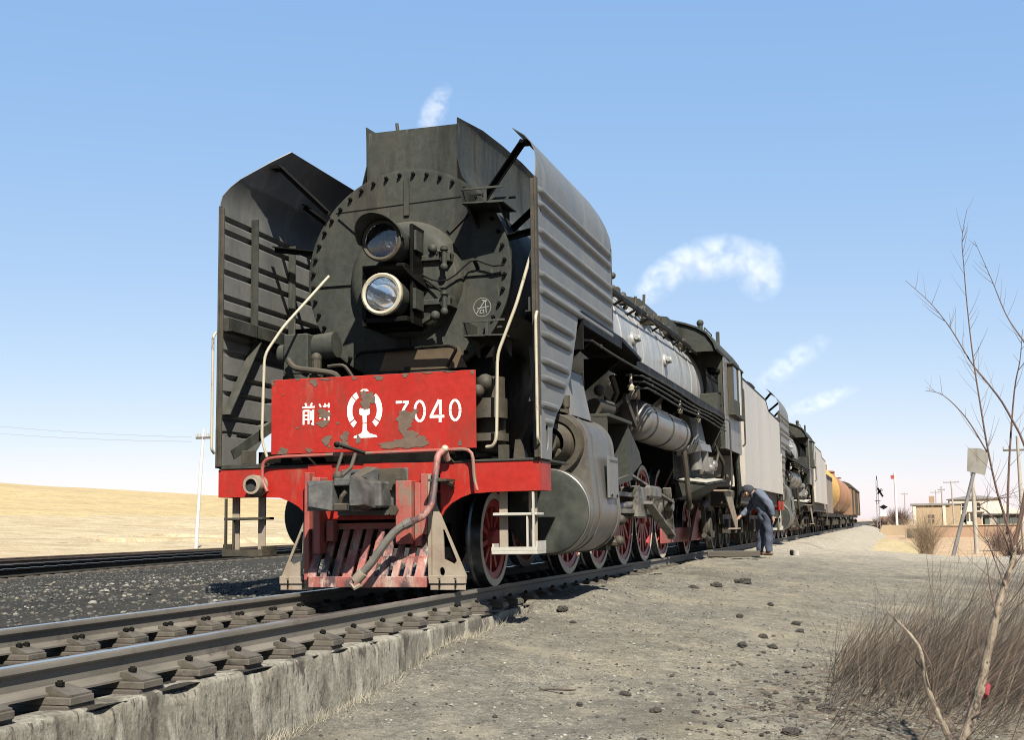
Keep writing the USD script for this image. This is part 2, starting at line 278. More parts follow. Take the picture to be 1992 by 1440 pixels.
K['concrete'] = M('stained_concrete', [(.25, (.20, .18, .135)), (.48, (.33, .305, .24)), (.7, (.43, .40, .325))], 3.4, rough=(.85, .97), stretch=(1, 1, .5), bump=.007, bscale=38,
                  grime=[((.15, .13, .095), 1.7, .48, .60, (1, 1, .7)), ((.085, .072, .052), 13, .56, .66, (1, 1.2, .16)), ((.07, .06, .04), 5.0, .56, .64, (1, 1, .6)), ((.06, .052, .038), 30, .56, .63, (1, 1, .3)), ((.55, .51, .42), 5.5, .56, .66, (1, 1, .35))], fine=(38, .35))
K['whitewash'] = M('whitewashed_pole', [(.3, (.60, .57, .52)), (.7, (.74, .71, .66))], 3, rough=(.7, .9), grime=((.4, .34, .27), 2, .6, .75, (1, 1, .5)))
K['poleconc'] = M('pole_concrete', [(.3, (.38, .34, .28)), (.7, (.52, .47, .39))], 3, rough=(.8, .9))
K['polewood'] = M('dark_pole_wood', [(.3, (.10, .085, .07)), (.7, (.17, .145, .12))], 6, rough=(.8, .9))
K['signsteel'] = M('weathered_sign_back', [(.25, (.20, .185, .155)), (.5, (.29, .27, .23)), (.8, (.36, .34, .29))], 3.5, rough=(.6, .8), bump=.003, grime=((.13, .10, .07), 3, .6, .75, (1, 1, .4)))
K['signpost'] = M('grey_sign_post', [(.3, (.17, .16, .155)), (.7, (.27, .255, .245))], 5, rough=(.6, .8))
K['yellow'] = M('tank_yellow', [(.3, (.60, .32, .03)), (.7, (.68, .40, .05))], 1.5, rough=(.45, .6), stretch=(1, 1, .2), grime=((.16, .09, .03), 1.4, .58, .75, (1, 1.5, .2)))
K['orange'] = M('tank_orange_brown', [(.3, (.42, .17, .06)), (.7, (.50, .23, .09))], 1.5, rough=(.5, .65), stretch=(1, 1, .25), grime=((.18, .08, .035), 1.4, .58, .75, (1, 1.5, .2)))
K['wagonbrown'] = M('boxcar_brown', [(.3, (.21, .10, .045)), (.7, (.29, .145, .065))], 1.5, rough=(.6, .75), stretch=(1, 1, .3))
K['wagongrey'] = M('gondola_grey_brown', [(.3, (.20, .165, .135)), (.7, (.27, .225, .185))], 1.5, rough=(.6, .75), stretch=(1, 1, .3))
K['wallcream'] = M('cream_render', [(.3, (.66, .59, .45)), (.7, (.76, .69, .55))], .6, rough=(.8, .95))
K['walltan'] = M('tan_mud_wall', [(.3, (.40, .29, .17)), (.7, (.50, .37, .23))], .8, rough=(.85, .95))
K['rooftile'] = M('grey_roof_tile', [(.3, (.21, .18, .155)), (.7, (.29, .255, .22))], 2, rough=(.8, .9))
K['brickwall'] = M('dusty_red_wall', [(.3, (.38, .23, .14)), (.7, (.48, .31, .20))], .8, rough=(.85, .95))
K['shedgreen'] = M('dark_green_boards', [(.3, (.05, .07, .055)), (.7, (.09, .12, .10))], 2, rough=(.6, .8))
K['blackhole'] = M('dark_interior', [(.3, (.012, .012, .013)), (.7, (.02, .02, .02))], 2, rough=(.7, .9))
K['redsignal'] = M('signal_red', [(.3, (.42, .05, .03)), (.7, (.5, .07, .04))], 2, rough=(.5, .6))
K['cloth_jacket'] = M('faded_blue_jacket', [(.25, (.07, .088, .13)), (.5, (.105, .13, .185)), (.75, (.14, .165, .22))], 7, rough=(.8, .95), bump=.01, bscale=9)
K['cloth_trousers'] = M('blue_work_trousers', [(.25, (.055, .078, .135)), (.5, (.085, .115, .19)), (.75, (.115, .145, .22))], 7, rough=(.8, .95), bump=.01, bscale=9)
K['cap'] = M('navy_cap', [(.3, (.012, .013, .022)), (.7, (.022, .024, .038))], 9, rough=(.8, .9))
K['skin'] = M('skin', [(.3, (.36, .20, .125)), (.7, (.43, .25, .165))], 15, rough=(.5, .6))
K['hair'] = M('black_hair', [(.3, (.012, .011, .010)), (.7, (.025, .022, .02))], 30, rough=(.5, .7))
K['shoe'] = M('brown_shoe', [(.3, (.16, .085, .045)), (.7, (.24, .13, .07))], 10, rough=(.5, .7))
K['bark'] = M('pale_sapling_bark', [(.3, (.13, .09, .06)), (.47, (.33, .26, .18)), (.68, (.48, .40, .30))], 22, rough=(.8, .95), bump=.004, bscale=60, stretch=(1, 1, .6), grime=[((.06, .038, .025), 11, .52, .6, (1, 1, .45)), ((.04, .03, .02), 40, .58, .64, (1, 1, 1.5))])
K['twig'] = M('red_brown_twig', [(.3, (.085, .045, .032)), (.7, (.15, .085, .06))], 12, rough=(.7, .9))
K['darkstem'] = M('dark_stems', [(.25, (.04, .026, .016)), (.5, (.085, .058, .036)), (.78, (.16, .115, .07))], 3.5, detail=3, rough=(.8, .95))
K['drystem'] = M('dry_stems', [(.25, (.10, .072, .05)), (.5, (.17, .125, .088)), (.78, (.27, .2, .135))], 3.5, detail=3, rough=(.8, .95))
K['straw'] = M('pale_straw', [(.3, (.46, .40, .29)), (.7, (.62, .56, .43))], 20, rough=(.8, .95))
K['shrub'] = M('far_bare_shrub', [(.3, (.30, .21, .13)), (.7, (.42, .30, .19))], 3, rough=(.8, .95))
K['stonegrey'] = M('grey_beige_stones', [(.2, (.11, .10, .085)), (.5, (.26, .245, .21)), (.8, (.48, .45, .39))], 9, detail=2, rough=(.8, .95), fine=(40, .2))
K['clod'] = M('dark_clods', [(.3, (.045, .037, .028)), (.7, (.11, .092, .068))], 8, rough=(.85, .95), bump=.006, bscale=40)
K['coal'] = M('coal_ash_lumps', [(.3, (.03, .028, .022)), (.48, (.10, .094, .075)), (.6, (.19, .178, .138)), (.72, (.42, .36, .25))], 11, detail=1, rough=(.6, .9))
K['redrag'] = M('red_rag', [(.3, (.30, .02, .03)), (.7, (.4, .03, .04))], 9, rough=(.8, .9))

def ground_mat(name, k_, big, mid_scale, small, patch=None, bump=.02, yfade=None, contrast=1.0, stain=None):
    """Earth of four grain sizes: wide tone, patches, clods, grains; yfade=(colour, y0, y1, amount) turns to another gravel farther along the line."""
    big = [(a, tuple(k_*q for q in c)) for a, c in big]
    sc = lambda lo, hi, c=1.0: [(.27, (1-(1-lo)*c,)*3), (.5, (1.0,)*3), (.73, (1+(hi-1)*c, 1+(hi-1)*c*.96, 1+(hi-1)*c*.86))]
    nd = {'g': ('geometry', {}), 'n1': ('noise_texture', dict(scale=.5, detail=8, roughness=.65)), 'r1': ('rgb_ramp', dict(ramp=big)), 'p': ('principled_bsdf', dict(roughness=.95, specular_ior_level=.2)),
          'ba': ('mix_float', dict(fac=.5, use_clamp=False)), 'b': ('bump', dict(strength=1.0, distance=bump))}
    ln = [('g.position', 'n1.vector'), ('n1.fac', 'r1.fac')]; col = 'r1.color'
    if yfade:
        nd['sx'] = ('separate_xyz', {}); nd['yn'] = ('math', dict(math_type='multiply_add', value2=9.0)); nd['yq'] = ('map_range', dict(from_min=yfade[1], from_max=yfade[2], to_min=0.0, to_max=yfade[3], clamp=True))
        nd['ym'] = ('mix_color', dict(b=tuple(k_*q for q in yfade[0])))
        ln += [('g.position', 'sx.vector'), ('n1.fac', 'yn.value1'), ('sx.y', 'yn.value3'), ('yn.value', 'yq.value'), ('yq.result', 'ym.fac'), (col, 'ym.a')]; col = 'ym.result'
    for i, (scale, lo, hi, det) in enumerate(((mid_scale, .62, 1.35, 7), (mid_scale*5, .6, 1.4, 4), (small, .35, 1.75, 3))):
        nd[f'k{i}'] = ('noise_texture', dict(scale=scale, detail=det, roughness=.72)); nd[f'kr{i}'] = ('rgb_ramp', dict(ramp=sc(lo, hi, contrast))); nd[f'km{i}'] = ('mix_color', dict(blend_type='multiply', fac=1.0, use_clamp=False))
        ln += [('g.position', f'k{i}.vector'), (f'k{i}.fac', f'kr{i}.fac'), (col, f'km{i}.a'), (f'kr{i}.color', f'km{i}.b')]; col = f'km{i}.result'
    ln += [('k1.fac', 'ba.a'), ('k2.fac', 'ba.b'), ('ba.result', 'b.height'), ('b.normal', 'p.normal')]
    if stain:
        nd['n5'] = ('noise_texture', dict(scale=stain[1], detail=7, roughness=.62)); nd['m6'] = ('mapping', dict(location=(13.0, 5.0, 0))); nd['q5'] = ('map_range', dict(from_min=stain[2], from_max=stain[3], to_min=0.0, to_max=stain[4], clamp=True)); nd['m5'] = ('mix_color', dict(b=tuple(k_*q for q in stain[0])))
        ln += [('g.position', 'm6.vector'), ('m6.vector', 'n5.vector'), ('n5.fac', 'q5.value'), ('q5.result', 'm5.fac'), (col, 'm5.a')]; col = 'm5.result'
    if patch:
        nd['n4'] = ('noise_texture', dict(scale=patch[1], detail=7, roughness=.66)); nd['q4'] = ('map_range', dict(from_min=patch[2], from_max=patch[3], to_min=0.0, to_max=patch[4], clamp=True)); nd['m4'] = ('mix_color', dict(b=tuple(k_*q for q in patch[0])))
        ln += [('g.position', 'n4.vector'), ('n4.fac', 'q4.value'), ('q4.result', 'm4.fac'), (col, 'm4.a')]; col = 'm4.result'
    ln.append((col, 'p.base_color'))
    return usdkit.material(stage, '/World/Looks/'+name, nd, ln, surface='p.BSDF')
K['gravel'] = ground_mat('trodden_gravel', .315, [(.3, (.20, .19, .165)), (.48, (.265, .245, .20)), (.6, (.32, .285, .215)), (.75, (.40, .35, .26))], 3.2, 70, ((.50, .435, .31), .7, .53, .68, .7), .02, ((.60, .54, .44), 15, 30, .85), stain=((.11, .10, .08), .38, .565, .68, .6))
K['ash'] = ground_mat('coal_ash_yard', .14, [(.25, (.060, .057, .045)), (.5, (.10, .094, .074)), (.75, (.17, .155, .118))], 4.0, 48, ((.22, .20, .15), .8, .55, .7, .6), .03)
K['dryhill'] = ground_mat('dry_grass_hill', .43, [(.25, (.44, .33, .165)), (.5, (.53, .41, .21)), (.75, (.60, .485, .27))], .10, 2.2, ((.40, .29, .165), .03, .5, .65, .5), .05, contrast=.35)
K['bank'] = ground_mat('bare_loess_bank', .41, [(.25, (.46, .365, .22)), (.5, (.54, .44, .28)), (.75, (.60, .51, .35))], .5, 7, ((.38, .275, .16), .16, .5, .66, .6), .05, contrast=.5, stain=((.20, .125, .07), .30, .655, .69, .85))
K['field'] = ground_mat('dry_field', .42, [(.25, (.44, .30, .18)), (.5, (.52, .37, .23)), (.75, (.58, .43, .28))], .3, 5, None, .03, contrast=.6)
K['yellowgrass'] = ground_mat('dry_yellow_grass', .42, [(.25, (.42, .33, .17)), (.5, (.50, .41, .22)), (.75, (.58, .49, .30))], 1.2, 12, ((.50, .42, .31), .5, .5, .62, .75), .04)

exec_sections = []
# ------------------------------------------------------------------ ground
def smooth01(t): t = np.clip(t, 0, 1); return t*t*(3-2*t)
def yard_h(x, y):
    """Height of the trodden gravel right of the track."""
    base = np.interp(y, [-14, -10, -4, -2.4, -1, 0, 2, 5, 10, 15, 40, 130, 400], [-1.0, -.93, -.64, -.53, -.36, -.32, -.27, -.2, -.13, -.09, -.12, -.2, -.3])
    k = np.interp(y, [-6, 0, 6, 14, 30], [.05, .11, .10, .062, .07])
    h = base-k*np.clip(x-1.1, 0, 6)
    # the plateau ends in a low edge; beyond it and right of the embankment the land lies lower
    edge = 26.5+.9*(x-4)+1.5*np.sin(x*.8)
    drop = smooth01((y-edge)/4.0)*smooth01((x-1.8)/3.2)
    h = h*(1-drop)+drop*(-1.75)
    far = smooth01((x-9)/14)*smooth01((y-2)/20)
    h = np.minimum(h, h*(1-far)-1.75*far)
    return h
def rough_h(x, y, amp):
    p = np.stack([x, y, 0*x], -1)
    return amp*((meshkit.fbm(p*.9, 3, 3)-.5)*1.1+(meshkit.fbm(p*5, 3, 5)-.5)*.5+(meshkit.noise(p*19, 9)-.5)*.25)
def sheet(xs, ys, fn):
    X, Y = np.meshgrid(xs, ys, indexing='ij'); Z = fn(X, Y); n, m = X.shape
    i = np.arange(n*m).reshape(n, m)
    q = np.stack([i[:-1, :-1], i[1:, :-1], i[1:, 1:], i[:-1, 1:]], -1).reshape(-1, 4)
    return MB().add(np.stack([X, Y, Z], -1).reshape(-1, 3), q)
xs = np.concatenate([np.arange(.9, 6.6, .05), np.geomspace(6.65, 40, 50)])
ys = np.concatenate([np.arange(-14, 3.0, .055), np.arange(3.0, 14, .12), np.geomspace(14.1, 160, 110)])
def yard_full(X, Y):
    near = np.interp(Y, [-14, 6, 20, 60], [1, 1, .8, .5])
    h = yard_h(X, Y)+rough_h(X, Y, .075*near)
    t = smooth01((X-.9)/.12)
    under = np.where(Y < 1.9, -.6, -.2)
    h = h*t+(1-t)*np.minimum(under, h)
    e = smooth01((Y-1.4)/.5)*smooth01((2.0-X)/.9)          # the yard runs up to the sleeper ends beside the engine
    return h*(1-e)+e*np.maximum(h, -.155+.02*np.sin(Y*2.1)+rough_h(X, Y, .05)*.5)
struct('gravel_yard_ground', sheet(xs, ys, yard_full), K['gravel'], smooth=True)
struct('dry_field_ground', sheet(np.concatenate([np.linspace(1.6, 40, 40), np.geomspace(42, 3000, 50)]), np.concatenate([np.linspace(-40, 140, 60), np.geomspace(145, 6000, 60)]),
       lambda X, Y: -1.22+.12*(meshkit.fbm(np.stack([X*.15, Y*.15, 0*X], -1), 3)-.5)-.5*smooth01((12-Y)/10)-.004*np.clip(Y-300, 0, 400)/4), K['field'], smooth=True)
struct('yellow_grass_ground', sheet(np.linspace(3.0, 10.5, 60), np.linspace(24, 112, 140), lambda X, Y: -1.02-.10*np.clip(X-4, 0, 9)+.10*(meshkit.fbm(np.stack([X*.6, Y*.4, 0*X], -1), 4, 8)-.5)-.4*smooth01((X-8.5)/2)-.5*smooth01((Y-95)/16)-.3*smooth01((28-Y)/4)), K['yellowgrass'], smooth=True)
# trackbed and the ash-covered yard on the left
def left_h(X, Y):
    side = smooth01((-X-.95)/.25)
    h = -.212*(1-side)+side*(-.055-.19*smooth01((-X-1.5)/8))
    am = np.interp(-X, [-1, 1, 3, 40], [.35, .5, 1, 1])
    h = h+rough_h(X, Y, .06)*am
    return np.where((X > -.98) & (X < 1.0), np.minimum(h, -.196+0*h), h)
xl = np.concatenate([-np.geomspace(4.05, 24, 70)[::-1], np.arange(-4, .98, .06)])
yl = np.concatenate([np.arange(-14, 14, .09), np.geomspace(14.1, 500, 110)])
struct('ash_yard_ground', sheet(xl, yl, left_h), K['ash'], smooth=True)
def hill_h(X, Y):
    s = np.clip(-X-16.5, 0, None)
    crest = np.clip(12.6-.022*(Y-275), 3.2, 21)
    n = meshkit.fbm(np.stack([X*.012, Y*.012, 0*X], -1), 4, 2)-.5; n2 = meshkit.fbm(np.stack([X*.08, Y*.08, 0*X], -1), 4, 6)-.5
    h = -.34+s*.006+1.9*smooth01((s-4)/75)+crest*smooth01((s-35)/220)+n*2.4*smooth01(s/120)+n2*.55*smooth01(s/20)
    # small eroded scars at the foot of the bank
    sc = smooth01((meshkit.fbm(np.stack([X*.11+3, Y*.11, 0*X], -1), 3, 11)-.60)/.05)*smooth01((s-9)/8)*smooth01((46-s)/10)
    return h-sc*.75
struct('bank_ground', sheet(-np.concatenate([np.linspace(15, 34, 45), np.linspace(34.8, 78, 50)])[::-1], np.concatenate([np.linspace(-10, 130, 150), np.geomspace(132, 700, 50)]), lambda X, Y: hill_h(X, Y)+.012), K['bank'], smooth=True)
struct('dry_hill_terrain', sheet(-np.concatenate([np.linspace(60, 300, 90), np.geomspace(305, 4000, 30)])[::-1], np.concatenate([np.linspace(-150, 700, 170), np.geomspace(710, 6000, 30)]),
       lambda X, Y: hill_h(X, Y)-.25*smooth01((X+80)/15)), K['dryhill'], smooth=True)
struct('far_plain_ground', sheet(np.linspace(-60, 60, 30), np.geomspace(150, 6000, 50), lambda X, Y: -1.5+0*X), K['field'], smooth=True)

# ------------------------------------------------------------------ railway tracks
RP = [(-.066, -.15), (.066, -.15), (.066, -.139), (.02, -.125), (.008, -.112), (.008, -.048), (.03, -.036), (.035, -.03), (.035, -.008), (.03, 0), (-.03, 0), (-.035, -.008), (-.035, -.03), (-.03, -.036), (-.008, -.048), (-.008, -.112), (-.02, -.125), (-.066, -.139)]
def rail_sweep(mb, path, z0=0.0, lo=0, hi=None, closed=True, prof=RP):
    P = np.array(path, float); T = np.gradient(P, axis=0); T /= np.linalg.norm(T, axis=1, keepdims=True)
    N = np.stack([T[:, 1], -T[:, 0]], 1); pr = np.array(prof); n = len(pr)
    V = np.concatenate([np.concatenate([P[i]+N[i]*pr[:, :1], pr[:, 1:]+z0], 1) for i in range(len(P))])
    F = [(i*n+k, i*n+(k+1) % n, (i+1)*n+(k+1) % n, (i+1)*n+k) for i in range(len(P)-1) for k in range(n)]
    caps = [(0, k+1, k) for k in range(1, n-1)]; o = (len(P)-1)*n; caps2 = [(o, o+k, o+k+1) for k in range(1, n-1)]
    F = np.array(F); F = np.vstack([F[:, [0, 2, 1]], F[:, [0, 3, 2]], np.array(caps)[:, [0, 2, 1]], np.array(caps2)[:, [0, 2, 1]]])
    return mb.add(V, F)
track = thing('railway_track', 'railway track that the black steam engine stands on, its right rail along the concrete kerb', 'railway track')
ry = np.concatenate([np.linspace(-14, 30, 12), np.linspace(35, 400, 10)])
TOP = [(-.0301, 0.0), (.0301, 0.0), (.0301, .0012), (-.0301, .0012)]
for sx in (1, -1):
    r = part('rail', rail_sweep(MB(), np.stack([0*ry+.752*sx, ry], 1)), K['railside'], track)
    part('running_surface', rail_sweep(MB(), np.stack([0*ry+.752*sx, ry], 1), prof=TOP), K['railtop'], r)
for j, y in enumerate(np.arange(-13.2, 28, .545)):
    dy = random.uniform(-.03, .03); w = .11+random.uniform(-.01, .01)
    m = MB().box(-1.24+random.uniform(-.04, .04), .935+random.uniform(-.02, .01), y+dy-w, y+dy+w, -.36, -.188, .006)
    if y < 26: part('sleeper', m, K['sleeper'], track, smooth=False)
    if y < 14:
        for sx in (1, -1):
            x0 = .752*sx; yy = y+dy+random.uniform(-.015, .015)
            c = MB().box(x0-.19, x0+.2, yy-.09, yy+.09, -.187, -.1512, .004)
            for q in (1, -1):      # sloping clamp either side of the rail foot
                a, b = x0+q*.045, x0+q*.19
                c.hull([(a, yy-.06, -.137), (a, yy+.06, -.137), (a, yy-.06, -.11), (a, yy+.06, -.11), (b, yy-.085, -.1505), (b, yy+.085, -.1505), (b, yy-.085, -.142), (b, yy+.085, -.142), (x0+q*.07, yy-.06, -.1505), (x0+q*.07, yy+.06, -.1505), (x0+q*.075, yy-.065, -.106), (x0+q*.075, yy+.065, -.106)])
            cp = part('rail_chair', c, K['chair'], track)
            if y < 6:
                for q in (1, -1):
                    for e in ((-.034, .034) if q*sx < 0 else (-.02,)):
                        part('bolt', MB().cyl((x0+q*.092, yy+e, -.14), (x0+q*.092, yy+e, -.083), .0125, n=6).cyl((x0+q*.092, yy+e, -.108), (x0+q*.092, yy+e, -.09), .021, n=6), K['dark'], cp)
# grit heaped against the rail feet so that the plates sit in dirt
# concrete kerb wall under the right rail
def kerb():
    ys = np.arange(-13.5, 2.4, .025); prof = [(.78, -.212), (.88, -.206), (.955, -.205), (.985, -.212), (.992, -.235), (.992, -.3), (.993, -.42), (.994, -.56), (.996, -.72), (1.0, -.9), (1.0, -1.2)]
    P = np.zeros((len(ys), len(prof), 3))
    for i, y in enumerate(ys):
        for k, (x, z) in enumerate(prof): P[i, k] = (x, y, z)
    q = P.copy(); d = (meshkit.fbm(q*[1, 1.3, 2.2], 4, 4)-.5)*.012+(meshkit.fbm(q*[14, 14, 14], 3, 8)-.5)*.012
    chip = np.clip(meshkit.fbm(np.stack([ys*3.1, ys*0, ys*0], -1), 5, 21)-.54, 0, 1)*.5
    P[:, 3:, 0] += d[:, 3:]
    P[:, 2:5, 0] -= chip[:, None]*np.array([.25, .7, .35]); P[:, 1:4, 2] -= chip[:, None]*np.array([.05, .22, .35])
    P[:, 1:4, 2] += (meshkit.fbm(q[:, 1:4]*[3, 6, 1], 3, 9)-.5)*.012
    return MB().shell(P[::-1], .08)
solo('concrete_kerb', kerb(), K['concrete'], 'low stained concrete wall with chipped edge carrying the nearest rail', 'kerb', smooth=50)
# tracks farther left
def far_track(pts, zs, label, mat_top, mat_side, name='siding_track'):
    t = thing(name, label, 'railway track')
    yy = np.linspace(-20, 150, 90); xx = np.interp(yy, [p[1] for p in pts], [p[0] for p in pts])
    k = np.ones(9)/9; xx = np.convolve(np.pad(xx, 4, mode='reflect', reflect_type='odd'), k, 'valid')
    P = np.stack([xx, yy], 1); T = np.gradient(P, axis=0); T /= np.linalg.norm(T, axis=1, keepdims=True); N = np.stack([T[:, 1], -T[:, 0]], 1)
    for s in (1, -1):
        r = part('rail', rail_sweep(MB(), P+N*.752*s, zs), mat_side, t)
        part('running_surface', rail_sweep(MB(), P+N*.752*s, zs, prof=TOP), mat_top, r)
    sl = np.arange(2, 60, .6)
    for y in sl:
        x = np.interp(y, yy, xx); part('sleeper', MB().box(x-1.25, x+1.25, y-.1, y+.1, zs-.30, zs-.152, .005), K['sleeper'], t, smooth=False)
far_track([(-8.4, -20), (-9.6, 0), (-11.75, 9.0), (-12.6, 13.5), (-13.3, 19), (-13.9, 26), (-14.6, 45), (-15.2, 150)], -.06, 'shiny railed siding track nearest left of the steam engine, beyond the ash strip', K['railtop'], K['dark'])
far_track([(-13.6, -20), (-15.2, 0), (-17.0, 9.0), (-17.7, 14), (-18.2, 20), (-18.8, 30), (-19.5, 50), (-20, 150)], -.10, 'rusty siding track farthest left at the foot of the sandy bank', K['rustrail'], K['rustrail'])
# ------------------------------------------------------------------ steam engine
eng = thing('steam_locomotive', 'black steam engine at the front of the train with red number plate 7040', 'steam locomotive', group=None)
def P_(name, mb, mat, parent=None, **kw): return part(name, mb, K[mat] if isinstance(mat, str) else mat, parent or eng, **kw)
ZC, RS = 3.1, 1.085           # boiler centre height, smokebox radius
# --- front beam
bl = [(-1.59, 1.155), (-1.59, .892), (-1.15, .887), (-.94, .875), (-.84, .84), (-.75, .79), (-.69, .73), (-.655, .66), (-.65, 1.155)]
P_('buffer_beam', MB().ext(bl, 'y', 0, .03).ext([(-x, z) for x, z in bl][::-1], 'y', 0, .03)
   .box(1.565, 1.592, .031, .34, .89, 1.153, .004).box(-1.592, -1.565, .031, .34, .89, 1.153, .004).box(-1.56, 1.56, .031, .33, .892, .915), 'red')
P_('center_frame_plate', MB().ext([(-.648, 1.18), (.60, 1.165), (.60, .66), (-.648, .66)], 'y', -.02, .02), 'red')
P_('front_deck', MB().box(-1.58, 1.58, -.012, 1.05, 1.157, 1.178, .003).box(-1.58, -1.1, -.004, .28, 1.178, 1.2, .003), 'black')
P_('pilot_beam', MB().box(-.64, .60, .03, .42, .40, .62).box(-.64, -.60, .02, .8, .3, .9).box(.56, .60, .02, .8, .3, .9), 'dark')
# --- pilot ribs and slats
for xs_, z0, z1, y0, w in ((-.60, .12, 1.10, -.14, .025), (-.47, .36, 1.05, -.2, .03), (-.38, .47, .66, -.12, .035), (.36, .44, 1.0, -.17, .075), (.47, .42, .98, -.11, .028), (.52, .52, 1.06, -.08, .03)):
    P_('draft_rib', MB().box(xs_-w, xs_+w, y0, -.02, z0, z1, .006), 'redworn')
bt = MB().box(-.57, .57, -.165, -.13, .055, .155, .006)
P_('pilot_toe_bar', bt, 'pilot')
for i, x in enumerate(np.linspace(-.52, .52, 10)):
    w = .032 if i % 3 else .042
    P_('pilot_slat', MB().hull([(x+sx*w+.02*k, y, z) for sx in (-1, 1) for y, z, k in ((-.163, .15, -1), (-.137, .15, -1), (.02, .58, 1), (.045, .58, 1))]), 'pilot')
P_('pilot_top_bar', MB().box(-.57, .57, .0, .06, .575, .63), 'redworn')
P_('pilot_crosspiece', MB().box(.0, .52, -.095, -.075, .27, .33), 'pilot')
def guard(s):
    tri = Polygon([(.565, 1.05), (.60, 1.05), (.625, .78), (.90, .155), (.90, .125), (.56, .125)])
    hole = Polygon([(.685, .56), (.70, .56), (.815, .285), (.79, .255), (.695, .30)]); h2 = Point(.675, .19).buffer(.026, 8); h2 = affinity.scale(h2, 1, 1.5)
    tri = tri.difference(hole).difference(h2)
    m = MB().ext(tri, 'y', -.035, -.012)
    m.box(.555, .585, -.07, -.036, .12, 1.06)
    m.box(.56, .905, -.075, -.036, .085, .155, .004).box(.57, .90, -.06, -.04, .028, .083, .004)
    for x in (.665, .815): m.cyl((x, -.085, .145), (x, -.07, .145), .012, n=8); 
    return m if s > 0 else m.mirror()
P_('guard_iron', guard(1), 'guard'); P_('guard_iron', guard(-1), 'guard')
for s in (1, -1):
    m = MB()
    for x in (.665, .815): m.box(x-.008, x+.008, -.0785, -.0758, .05, .12)
    P_('guard_slot', m if s > 0 else m.mirror(), 'dark')
# --- coupler
cp = P_('coupler', MB().hull([(x, y, z) for x in (-.36, -.12) for y in (-.62, -.30) for z in (.74, 1.00)]+[(-.33, -.655, z) for z in (.78, .96)])
        .box(-.12, .06, -.60, -.33, .73, .80, .01).box(-.12, .06, -.60, -.33, .95, 1.02, .01).box(-.12, .06, -.44, -.33, .80, .95)
        .hull([(.06, -.66, z) for z in (.78, 1.04)]+[(.115, -.66, z) for z in (.78, .93)]+[(.06, -.3, z) for z in (.74, 1.03)]+[(.15, -.3, z) for z in (.76, .95)]+[(.15, -.55, z) for z in (.79, .91)]), 'coupler', label='cast coupler head')
P_('knuckle', MB().box(-.09, .03, -.665, -.615, .735, .80, .008).tube([(-.06, -.6, .79), (-.03, -.62, .86), (.0, -.6, .90)], .022), 'iron', cp)
P_('coupler_slot', MB().box(.116, .1185, -.62, -.585, .885, .935).box(.116, .1185, -.62, -.585, .80, .85), 'dark', cp)
P_('coupler_shank', MB().box(-.17, .2, -.31, -.02, .76, 1.0, .02).box(-.30, .34, -.12, -.022, .70, .745).box(-.30, .36, -.06, -.022, .745, 1.12, .012), 'coupler')
P_('striker_plate', MB().hull([(.1, -.10, 1.115), (.33, -.10, 1.115), (.36, -.10, 1.08), (.36, -.10, .92), (.1, -.1, .92), (.1, -.063, 1.115), (.33, -.063, 1.115), (.36, -.063, .92), (.1, -.063, .92)]).tube([(.29, -.1, 1.0), (.29, -.16, 1.0)], .035), 'iron')
P_('bolt_stub', MB().cyl((.27, -.05, .75), (.27, -.16, .74), .035, n=10).cyl((.27, -.16, .74), (.27, -.19, .74), .05, n=6), 'iron')
P_('lifting_link', MB().tube([(-.21, -.35, 1.06), (-.22, -.30, 1.12), (-.21, -.22, 1.26)], .016).tube([(-.14, -.38, 1.05), (-.08, -.32, 1.12), (-.09, -.2, 1.25)], .018).ball((-.17, -.4, 1.04), .05, 1), 'iron')
P_('lifting_flag', MB().hull([(-.06, -.42, 1.03), (.05, -.42, 1.03), (.16, -.28, 1.12), (.04, -.26, 1.13), (-.06, -.42, 1.02), (.05, -.42, 1.02), (.16, -.28, 1.11)]), 'iron')
# --- uncoupling rod
def arc_path(pts, r=.05, n=4):
    out = [np.array(pts[0], float)]
    for i in range(1, len(pts)-1):
        p, a, b = np.array(pts[i], float), np.array(pts[i-1], float), np.array(pts[i+1], float)
        da, db = (a-p)/np.linalg.norm(a-p), (b-p)/np.linalg.norm(b-p)
        rr = min(r, .45*np.linalg.norm(a-p), .45*np.linalg.norm(b-p)); p0, p1 = p+da*rr, p+db*rr
        out += [(1-t)**2*p0+2*t*(1-t)*p+t*t*p1 for t in np.linspace(0, 1, n)]
    out.append(np.array(pts[-1], float)); return out
rod = P_('uncoupling_rod', MB().tube(arc_path([(-1.02, -.10, .93), (-1.05, -.08, .97), (-1.085, -.08, 1.05), (-1.085, -.08, 1.235), (-.9, -.08, 1.255), (.985, -.08, 1.27), (1.0, -.08, 1.0), (1.03, -.09, .90)], .09), .016, 8), 'redworn', label='red uncoupling rod running along the front beam')
P_('rod_handle', MB().tube([(-.28, -.16, 1.345), (-.18, -.12, 1.31), (-.04, -.09, 1.262)], .02, 6).ball((-.29, -.16, 1.345), .03, 1), 'dark', rod)
for x in (-.62, .72): P_('rod_bracket', MB().bar((x, -.08, 1.25), (x+.06, .0, 1.16), .03, .015), 'iron', rod)
